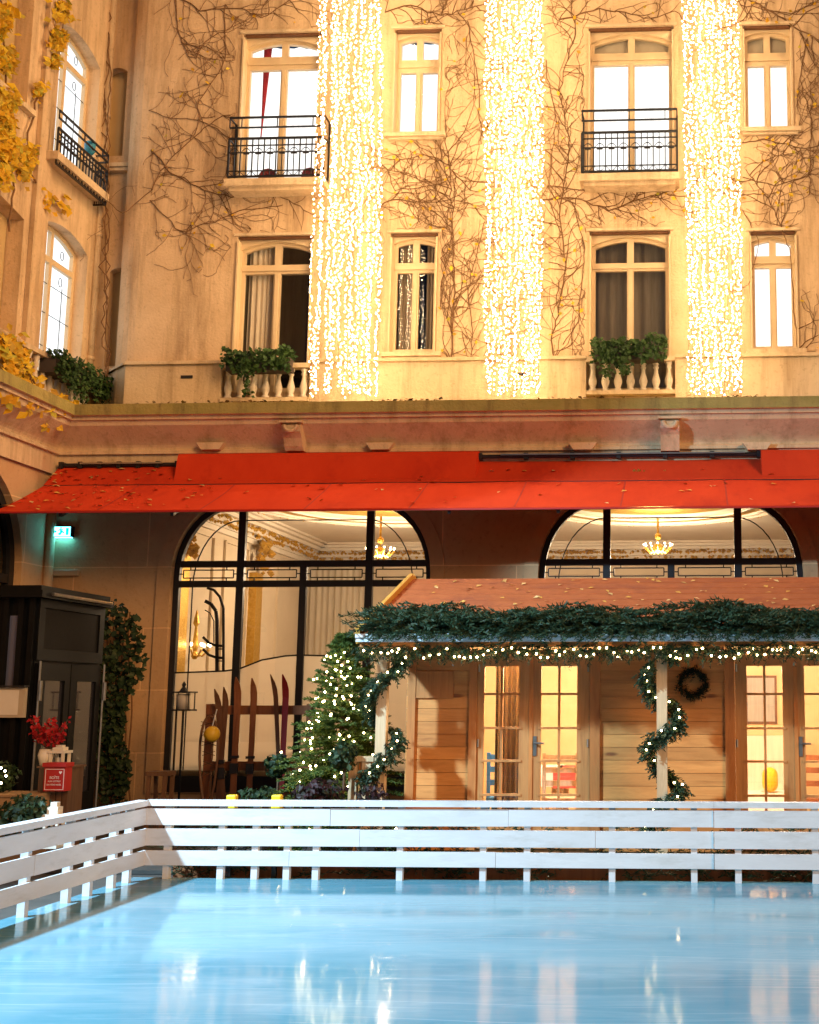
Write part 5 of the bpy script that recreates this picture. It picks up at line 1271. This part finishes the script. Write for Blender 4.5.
ski(((227, 688), (216, 835)), .07, 'brown_wood', 'dark ski crossing at the tip, right one of the crossed pair', YS-.12)
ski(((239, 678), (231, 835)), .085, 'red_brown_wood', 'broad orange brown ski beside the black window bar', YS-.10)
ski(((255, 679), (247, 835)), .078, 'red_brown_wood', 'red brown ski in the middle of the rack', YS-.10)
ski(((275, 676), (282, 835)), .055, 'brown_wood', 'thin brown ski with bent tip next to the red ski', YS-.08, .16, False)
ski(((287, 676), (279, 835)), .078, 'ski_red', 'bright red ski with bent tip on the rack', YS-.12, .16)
# snowshoe and hanging yellow ball
a = U(210, 716, YS-.2); b = U(206, 826, YS-.3); t = thing('snowshoe', 'old teardrop wooden snowshoe standing at the left end of the rack', 'snowshoe', b)
m = MB(); q = []
for k in range(25):
    u = 2*PI*k/24; f = .5+.5*math.cos(u); ww = .15*math.sin(u)*(f**.6 if f > 0 else 0); c = b+(a-b)*f; q.append((c.x+ww, c.y, c.z))
m.tube(q, .016, 6, False); m.build('rim', 'brown_wood', t)
m = MB()
for k in range(5, 11):
    f = k/11; c = b+(a-b)*f; w2 = .12*f; m.bar((c.x-w2, c.y, c.z), (c.x+w2, c.y, c.z+.05), .008, .008); m.bar((c.x-w2, c.y, c.z+.05), (c.x+w2, c.y, c.z), .008, .008)
m.build('webbing', 'bark', t)
c = U(212, 734, YS-.35); t = thing('ball', 'round yellow ball hanging by a white cord before the snowshoe', 'ball', c); m = MB(); m.ball(c, .095, 16, 10); m.build('body', 'yellow_ball', t, True); m = MB(); m.tube([c+Vector((0, 0, .09)), U(217, 709, YS-.12)], .007, 5); m.build('cord', 'white_paint', t)
# tall black lantern and stool
c = U(184, 700, 15.9); t = thing('post_lantern', 'tall thin black lantern with frosted shade before the left window', 'lantern', (c.x, 15.9, GND))
m = MB(); zt = pz(693, 15.9); zb = pz(711, 15.9)
m.box(c.x-.012, c.x+.012, 15.89, 15.91, GND, zb); m.box(c.x-.1, c.x-.08, 15.89, 15.91, GND, zb); m.lathe((c.x-.05, 15.9, GND), [(.16, 0), (.16, .03), (.03, .05)], 14); m.build('pole', 'iron', t)
m = MB(); m.box(c.x-.15, c.x+.13, 15.78, 16.02, zb, zb+.02); m.box(c.x-.15, c.x+.13, 15.78, 16.02, zt, zt+.02); m.lathe((c.x-.01, 15.9, zt+.02), [(.06, 0), (.02, .06), (.03, .09), (.005, .13)], 8)
for a in (-.12, .1):
    for bb in (-.1, .1): m.box(c.x+a-.006, c.x+a+.006, 15.9+bb-.006, 15.9+bb+.006, zb+.02, zt)
m.build('cage', 'iron', t); m = MB(); m.lathe((c.x-.01, 15.9, zb+.02), [(.085, 0), (.085, zt-zb-.03)], 14); m.build('shade', 'frost', t, True)
c = U(161, 771, 14.6); t = thing('bar_stool', 'dark tapering stool standing in front of the stone wall', 'stool', (c.x, 14.6, GND)); m = MB(); m.box(c.x-.13, c.x+.13, 14.47, 14.73, c.z-.05, c.z); m.build('seat', 'log_wood', t)
for a in (-1, 1):
    for bb in (-1, 1): m = MB(); m.bar((c.x+a*.10, 14.6+bb*.10, c.z-.052), (c.x+a*.085, 14.6+bb*.13, GND), .04, .04); m.build('leg', 'log_wood', t)
m = MB(); m.box(c.x-.09, c.x+.09, 14.49, 14.51, .3, .34); m.box(c.x-.09, c.x+.09, 14.69, 14.71, .3, .34); m.build('stretcher', 'log_wood', t)
# shrubs around the rack and tree
def shrub(x, y, Y, rad, n, s, label, mat, seed, sq=(1, 1, 1), pot=True):
    rng = random.Random(seed); c = U(x, y, Y); t = thing('potted_shrub' if pot else 'shrub', label, 'shrub', (c.x, Y, GND)); m = MB(); leafball(m, c, rad, n, s, rng, sq); m.build('foliage', mat, t)
    m = MB(); m.tube([(c.x, Y, GND), (c.x+.02, Y, c.z)], .014, 5); m.build('stem', 'bark', t)
    if pot: m = MB(); m.lathe((c.x, Y, GND), [(.10, 0), (.14, .24), (.15, .25), (.13, .25)], 12); m.build('pot', 'clay_pot', t)
shrub(343, 756, 12.4, .17, 500, .055, 'small dark clipped ball tree in front of the lit tree', 'dark_leaf', 1)
shrub(318, 796, 12.2, .27, 800, .055, 'dark reddish purple shrub at the foot of the lit tree', 'purple_leaf', 2, (1.2, 1, .8))
shrub(277, 766, 13.6, .15, 300, .07, 'dark leafy potted plant standing in front of the red ski', 'dark_leaf', 3)
shrub(262, 797, 13.2, .2, 450, .055, 'low dark ground shrub below the ski rack', 'dark_leaf', 4, (1.5, 1, .6))
shrub(372, 800, 12.1, .22, 420, .05, 'dark reddish plant low beside the chalet porch rail', 'purple_leaf', 6, (1, 1, 1))
# split sticks
t = thing('stick_bundle', 'bundle of pale split sticks leaning near the lit tree', 'firewood', (sx_(302, 790, 13.8), 13.8, GND))
for k in range(6): m = MB(); a = U(292+k*3.2, 772+k*3, 13.9); b = U(300+k*3, 836, 13.7); b.z = GND; m.bar(a, b, .035, .03); m.build('stick', 'pale_wood', t)

# ------------------------------------------------------------------ rink barrier
WR = random.Random(90)
def barrier(name_label, T, u0, u1, posts_u, over=0.0, seam=None):
    t = thing('rink_barrier', name_label, 'barrier', T((u0+u1)/2, 0, 0), 'white plank barriers round the ice rink')
    zs = [(.121, .251), (.294, .442), (.477, .625)]
    for a, b in zs:
        u = u0
        while u < u1-.01:
            e = u+WR.uniform(1.1, 2.3)
            if e > u1-.5: e = u1
            m = MB(T); dd = WR.uniform(0, .004); m.box(u, e-.0035, -.022+over-dd, over, a+WR.uniform(-.002, .002), b+WR.uniform(-.002, .002)); m.build('plank', 'white_paint', t); u = e
    m = MB(T); m.box(u0, u1, -.045, .07, .645, .695); m.build('top_rail', 'white_paint', t)
    for u in posts_u:
        m = MB(T); m.box(u-.028, u+.028, over+.002, over+.062, -.0, .643); m.build('post', 'white_paint', t)
bx = lambda x: px(x, FY, 840)
TFb = lambda u, d, z: (u, FY+d, z)
barrier('long white plank barrier along the far side of the ice before the chalet', TFb, FX+.001, bx(714), [bx(v) for v in (167, 221, 255, 287, 316, 400, 483, 527, 612, 694)])
barrier('white plank barrier section at the right edge of the far side', TFb, bx(714)+.002, 5.0, [bx(v) for v in (738, 815)]+[1.9, 2.7, 3.5], -.024)
TFl = lambda u, d, z: (FX-d, u, z)
yl = lambda x, y=860: UX(x, y, FX).y
barrier('white plank barrier running along the left side of the ice towards the camera', TFl, 1.0, FY+.0, [yl(v) for v in (30, 72, 93, 116, 131)]+[7.2, 6.0, 4.8, 3.6])
# yellow markers behind the barrier
for x, lab in ((232, 'left one of two small yellow blocks behind the barrier, below the skis'), (277, 'small yellow block behind the barrier below the red ski')):
    c = U(x, 803, 11.5); t = thing('yellow_marker', lab, 'marker', (c.x, 11.5, -.05)); m = MB(); m.box(c.x-.02, c.x+.02, 11.48, 11.52, -.05, c.z-.102); m.build('stake', 'iron', t); m = MB(); m.box(c.x-.045, c.x+.045, 11.46, 11.54, c.z-.10, c.z+.075); o = m.build('cap', 'yellow_plastic', t); q = o.modifiers.new('b', 'BEVEL'); q.width = .012; q.segments = 2
# timber beam and cut branches behind the barrier
m = MB(); m.box(FX+.1, 5, 11.75, 11.85, -.05, .10); tag(m.build('timber_edging', 'red_brown_wood', None, False, (0, 11.75, -.05)), 'low reddish timber beam on the ground behind the barrier', 'edging')
rng = random.Random(93)
for k, (x0, x1, lab) in enumerate(((170, 260, 'cut fir branches behind the barrier below the skis'), (300, 345, 'cut fir branches behind the barrier below the lit tree'), (365, 470, 'cut fir branches behind the barrier at the left chalet post'), (500, 560, 'cut fir branches behind the barrier before the left chalet doors'),
    (605, 672, 'cut fir branches behind the barrier below the garlanded right post'), (690, 819, 'cut fir branches behind the barrier at the right edge'))):
    m = MB(); xa, xb = px(x0, 11.7, 850), px(x1, 11.7, 850)
    for _ in range(int((xb-xa)*140)):
        fir_spray(m, (rng.uniform(xa, xb), rng.uniform(11.5, 11.8), rng.uniform(-.03, .45)), (rng.uniform(-1, 1), rng.uniform(-.4, .4), rng.uniform(-.4, .5)), rng.uniform(.14, .26), rng, 16, .05, .011)
    tag(m.build('fir_branches', 'fir', None, False, ((xa+xb)/2, 11.6, -.05)), lab, 'branches')

# ------------------------------------------------------------------ black entrance kiosk at the left
KX, KY0 = -7.3, UX(36, 650, -7.3).y; KY1 = UX(103, 650, -7.3).y; KZ = UX(70, 594, KX).z
kz = thing('entrance_kiosk', 'black panelled entrance kiosk built against the side wing', 'kiosk', (-8, KY0, 0))
m = MB(); m.box(XG+.003, KX-.03, KY0+.03, KY1, -.05, KZ-.1); m.build('body', 'kiosk_black', kz)
m = MB(); m.box(XG+.003, KX+.08, KY0-.1, KY1+.06, KZ-.098, KZ-.02); m.box(XG+.003, KX+.04, KY0-.05, KY1+.03, KZ-.018, KZ+.04); m.build('roof', 'kiosk_black', kz)
m = MB(); m.tube([(KX+.1, KY0+.1, KZ-.05), (KX+.1, KY1-.05, KZ-.05)], .02, 6); m.build('roof_trim', 'steel', kz)
TK = lambda u, d, z: (KX-.03+.0-d, u, z)       # right hand face
zdoor = UX(60, 664, KX).z
m = MB(TK); m.plate([(KY0+.03, zdoor+.03), (KY1, zdoor+.03), (KY1, KZ-.1), (KY0+.03, KZ-.1)], [[(KY0+.16, zdoor+.16), (KY1-.12, zdoor+.16), (KY1-.12, KZ-.2), (KY0+.16, KZ-.2)]], -.03, -.002, back=False); m.build('upper_frame', 'kiosk_black', kz)
m = MB(TK); m.box(KY0+.165, KY1-.125, -.012, -.003, zdoor+.165, KZ-.205); m.build('upper_panel', 'kiosk_panel', kz)
dm = (KY0+KY1)/2
for a, b, s_ in ((KY0+.06, dm-.01, 0), (dm+.01, KY1-.04, 1)):
    zp = UX(60, 681, KX).z; m = MB(TK); m.plate([(a, .0), (b, .0), (b, zdoor), (a, zdoor)], [[(a+.16, .5), (b-.12, .5), (b-.12, zp), (a+.16, zp)]], -.045, -.004); d = m.build('door', 'kiosk_black', kz)
    m = MB(TK); m.quad((a+.16, -.015, .5), (b-.12, -.015, .5), (b-.12, -.015, zp), (a+.16, -.015, zp)); m.build('pane', 'kiosk_glass', d)
    yy = a-.02 if s_ == 0 else b+.02
    m = MB(TK); m.tube([(yy, -.07, .05), (yy, -.07, zdoor+.02)], .014, 8); m.tube([(yy, -.09, zdoor-.42), (yy, -.09, zdoor-.2)], .022, 8); m.build('pull_bar', 'steel', d)
# front face
m = MB(); zc0, zc1 = pz(700, KY0), pz(614, KY0)
x0 = px(5, KY0, 650)
for x in (px(-40, KY0, 650), px(4, KY0, 650), px(19, KY0, 650), px(30, KY0, 650)): m.box(x-.03, x+.03, KY0-.02, KY0+.028, -.05, KZ-.1)
m.build('mullion', 'kiosk_black', kz)
m = MB(); m.quad((px(6, KY0, 650), KY0+.024, zc0), (px(17, KY0, 650), KY0+.024, zc0), (px(17, KY0, 650), KY0+.024, zc1), (px(6, KY0, 650), KY0+.024, zc1)); m.build('side_pane', 'kiosk_blue', kz)
# menu box on the kiosk front
c = U(10, 702, KY0-.08); t = thing('menu_box', 'pale lit menu box on the front of the black kiosk', 'menu box', c)
m = MB(); m.box(c.x-.16, c.x+.16, KY0-.09, KY0-.021, c.z-.17, c.z+.16); m.build('case', 'sign_beige', t); m = MB(); m.box(c.x-.13, c.x+.10, KY0-.094, KY0-.091, c.z-.14, c.z+.13); m.build('sheet', 'lantern_white', t); m = MB(); m.box(c.x-.18, c.x+.18, KY0-.14, KY0-.021, c.z+.165, c.z+.18); m.build('hood', 'iron', t)
# log stump with red twigs, lantern and the red letter box
YM = 12.3
def ox(x, y=780, Y=YM): return px(x, Y, y)
def oz(y, Y=YM, x=60): return pz(y, Y, x)
zt = oz(766); t = thing('wooden_crate_stand', 'dark upright wooden stand carrying red twigs and a white lantern', 'stand', (ox(55), YM, GND)); m = MB()
for k in range(5): a = ox(39)+(ox(69)-ox(39))*k/5; m.box(a+.004, a+(ox(69)-ox(39))/5-.004, YM-.02+.004*k, YM+.3, GND, zt-.02)
m.build('boards', 'log_wood', t); m = MB(); m.box(ox(38), ox(70), YM-.04, YM+.32, zt-.018, zt); m.build('top', 'log_wood', t)
lb = thing('letter_box', 'red letter box with pale border and lettering on the wooden stand', 'letter box', (ox(62.5), YM-.1, oz(777)))
x0, x1, z0, z1 = ox(52), ox(73), oz(790), oz(766)
m = MB(); m.box(x0, x1, YM-.16, YM-.03, z0, z1); m.build('body', 'red_dark', lb)
m = MB(); m.box(x0-.012, x1+.012, YM-.185, YM-.02, z1+.001, z1+.04); m.build('lid', 'red_dark', lb)
m = MB(lambda u, d, z: (u, YM-.163+d, z)); e = .012
m.plate([(x0+e, z0+e), (x1-e, z0+e), (x1-e, z1-.02), (x0+e, z1-.02)], [[(x0+e+.005, z0+e+.005), (x1-e-.005, z0+e+.005), (x1-e-.005, z1-.025), (x0+e+.005, z1-.025)]], 0, .0025, back=False)
hx, hz = x1-.05, z1-.055
m.plate([(hx, hz-.016), (hx+.016, hz+.004), (hx+.012, hz+.013), (hx+.004, hz+.013), (hx, hz+.007), (hx-.004, hz+.013), (hx-.012, hz+.013), (hx-.016, hz+.004)], [], 0, .0025, back=False)
m.build('border', 'white_letters', lb)
def text(body, x, y, z, size, parent, rot=(PI/2, 0, 0), mat='white_letters', name='lettering'):
    cu = bpy.data.curves.new(name, 'FONT'); cu.body = body; cu.size = size; cu.align_x = 'CENTER'; cu.extrude = .001; o = bpy.data.objects.new(name, cu); COL.objects.link(o)
    dg = bpy.context.evaluated_depsgraph_get(); me = bpy.data.meshes.new_from_object(o.evaluated_get(dg)); COL.objects.unlink(o); bpy.data.objects.remove(o)
    o = bpy.data.objects.new(name, me); COL.objects.link(o); me.materials.clear(); me.materials.append(M[mat]); o.parent = parent; o.location = Vector((x, y, z))-ORG[parent.name]; o.rotation_euler = rot; return o
xm = (x0+x1)/2
text('BOÎTE', xm, YM-.164, z0+.118, .036, lb); text('AUX LETTRES', xm, YM-.164, z0+.088, .021, lb); text('DU PÈRE NOËL', xm, YM-.164, z0+.055, .022, lb)
def small_lantern(x, y0, y1, Y, label, w=.13):
    zb, zt = pz(y1, Y, x), pz(y0, Y, x); X = px(x, Y, (y0+y1)/2); t = thing('lantern', label, 'lantern', (X, Y, zb)); h = zt-zb; m = MB()
    m.box(X-w/2, X+w/2, Y-w/2, Y+w/2, zb, zb+.03)
    for a in (-1, 1):
        for b in (-1, 1): m.box(X+a*w*.42-.012, X+a*w*.42+.012, Y+b*w*.42-.012, Y+b*w*.42+.012, zb+.03, zb+h*.62)
    m.box(X-w*.58, X+w*.58, Y-w*.58, Y+w*.58, zb+h*.62, zb+h*.74); m.box(X-w*.36, X+w*.36, Y-w*.36, Y+w*.36, zb+h*.742, zb+h*.9); m.box(X-w*.22, X+w*.22, Y-w*.22, Y+w*.22, zb+h*.902, zt); m.build('case', 'lantern_white', t)
    m = MB(); m.tube([(X, Y, zb+.03), (X, Y, zb+h*.4)], .03, 8); m.build('candle', 'cloth_white', t)
small_lantern(60, 745, 766, YM+.12, 'white wooden lantern on the stand below the red twigs', .15)
small_lantern(54, 802, 848, 11.6, 'white wooden lantern standing lower down just above the barrier rail', .14)
c = U(45, 766, YM+.1); t = thing('twig_vase', 'pot of bright red leafy twigs on the wooden stand', 'vase', (c.x, c.y, zt)); m = MB(); m.lathe((c.x, c.y, zt), [(.05, 0), (.075, .1), (.06, .16)], 10); m.build('vase', 'lantern_white', t, True)
rng = random.Random(19); lv = MB(); st = MB()
for k in range(26):
    side = -1 if k % 2 else 1
    e = U(50+side*rng.uniform(2, 19), rng.uniform(717, 738), YM+rng.uniform(-.05, .25)); b = Vector((c.x+.04, c.y, zt+.15)); st.tube([b, (b+e)/2+Vector((0, 0, -.03)), e], .004, 4, False)
    for j in range(16): f = rng.uniform(.3, 1); leaf(lv, b+(e-b)*f+Vector((rng.gauss(0, .02), rng.gauss(0, .02), rng.gauss(0, .02))), rng.uniform(.03, .06), rng, (0, -1, 0), 1)
st.build('twigs', 'bark', t); lv.build('leaves', 'red_leaf', t)
shrub(24, 815, 11.6, .28, 700, .06, 'low dark green bush behind the barrier left of the white lantern', 'dark_leaf', 22, (1.1, 1, .75), False)
# wooden trough with a lit plant at the left edge
c = U(6, 806, 12.0); t = thing('plant_trough', 'sandy wooden planter trough at the left edge behind the barrier', 'planter', (c.x, 12, GND)); m = MB(); m.box(c.x-.5, px(34, 12, 806), 12, 12.45, GND, pz(797, 12, 10)); m.build('box', 'sand_planter', t); m = MB(); m.box(c.x-.52, px(35, 12, 806), 11.98, 12.47, pz(797, 12, 10)+.001, pz(797, 12, 10)+.025); m.build('rim', 'sand_planter', t)
c = U(0, 778, 12.2); t = thing('planter_shrub', 'dark bush with a few warm lights growing in the sandy trough', 'shrub', (c.x, 12.2, .3)); m = MB(); leafball(m, c, .2, 350, .06, random.Random(3)); m.build('foliage', 'dark_leaf', t); bulb_parts(t, [U(x, y, 11.98) for x, y in ((1, 768), (5, 771), (6, 776), (1, 783), (-4, 776))], .011)

# ------------------------------------------------------------------ light, sky, camera
W = bpy.data.worlds.new('World'); S.world = W; W.use_nodes = True; nt = W.node_tree
bg = nt.nodes['Background']; sky = nt.nodes.new('ShaderNodeTexSky'); sky.sky_type = 'NISHITA'; sky.sun_disc = False
SUN_EL, SUN_AZ = 21.0, 135.0
sky.sun_elevation = R(SUN_EL); sky.sun_rotation = R(SUN_AZ); sky.air_density = 1.2; sky.ozone_density = 5
nt.links.new(sky.outputs[0], bg.inputs[0]); bg.inputs[1].default_value = .021
l = bpy.data.lights.new('sun', 'SUN'); l.energy = 1.7; l.angle = R(22); l.color = (1, .52, .20)
so = bpy.data.objects.new('sun', l); COL.objects.link(so)
dv = Vector((math.sin(R(SUN_AZ))*math.cos(R(SUN_EL)), math.cos(R(SUN_AZ))*math.cos(R(SUN_EL)), math.sin(R(SUN_EL))))
so.rotation_euler = dv.to_track_quat('Z', 'Y').to_euler()
# rink floodlight standing left of the ice: its shadows show on the chalet planks, barrier and ice
l = bpy.data.lights.new('rink_floodlight', 'SPOT'); l.energy = 8400; l.color = (.50, .79, 1.0); l.spot_size = R(79); l.spot_blend = .14; l.shadow_soft_size = .22
fl = thing('floodlight', 'unseen floodlight on a mast left of the ice, hood added to cut its light', 'floodlight', (-8.6, 6.7, 0))
m = MB(); m.tube([(-8.85, 6.55, -.06), (-8.85, 6.55, 6.75)], .05, 10); m.build('mast', 'iron', fl)
m = MB(); az0 = math.atan2(4.3, 11.6)
for k in range(24):
    q = []
    for kk in (k, k+1):
        a = az0 + R(-95+190*kk/24); q += [(-8.6+.12*math.cos(a), 6.7+.12*math.sin(a), 6.95), (-8.6+.62*math.cos(a), 6.7+.62*math.sin(a), 6.60)]
    m.quad(q[0], q[1], q[3], q[2])
m.build('hood', 'iron', fl)  # unseen hood added; its lip keeps the beam off the cornice
m = MB(); m.box(-8.84, -8.78, 6.5, 6.66, 6.5, 7.0); m.build('bracket', 'iron', fl)
fo = bpy.data.objects.new('rink_floodlight', l); COL.objects.link(fo); fo.location = (-8.6, 6.7, 6.7)
fo.rotation_euler = (Vector((-8.6, 6.7, 6.7))-Vector((3, 11, 0))).to_track_quat('Z', 'Y').to_euler()
cam = bpy.data.cameras.new('camera'); co = bpy.data.objects.new('camera', cam); COL.objects.link(co); S.camera = co
co.location = CAM; co.rotation_euler = (PI/2+PHI, 0, PSI); cam.sensor_fit = 'AUTO'; cam.sensor_width = 36; cam.lens = 36*F/PH; cam.shift_x = -(PPX-PW/2)/PH; cam.shift_y = 0; cam.clip_end = 1000; cam.clip_start = .05
vs = S.view_settings; vs.view_transform = 'Standard'; vs.look = 'None'; vs.exposure = .3; vs.gamma = 1
S.render.engine = 'CYCLES'; cy = S.cycles; cy.use_denoising = True; cy.max_bounces = 8; cy.transparent_max_bounces = 12; cy.sample_clamp_indirect = 6; cy.use_light_tree = True
cy.caustics_reflective = False; cy.caustics_refractive = False
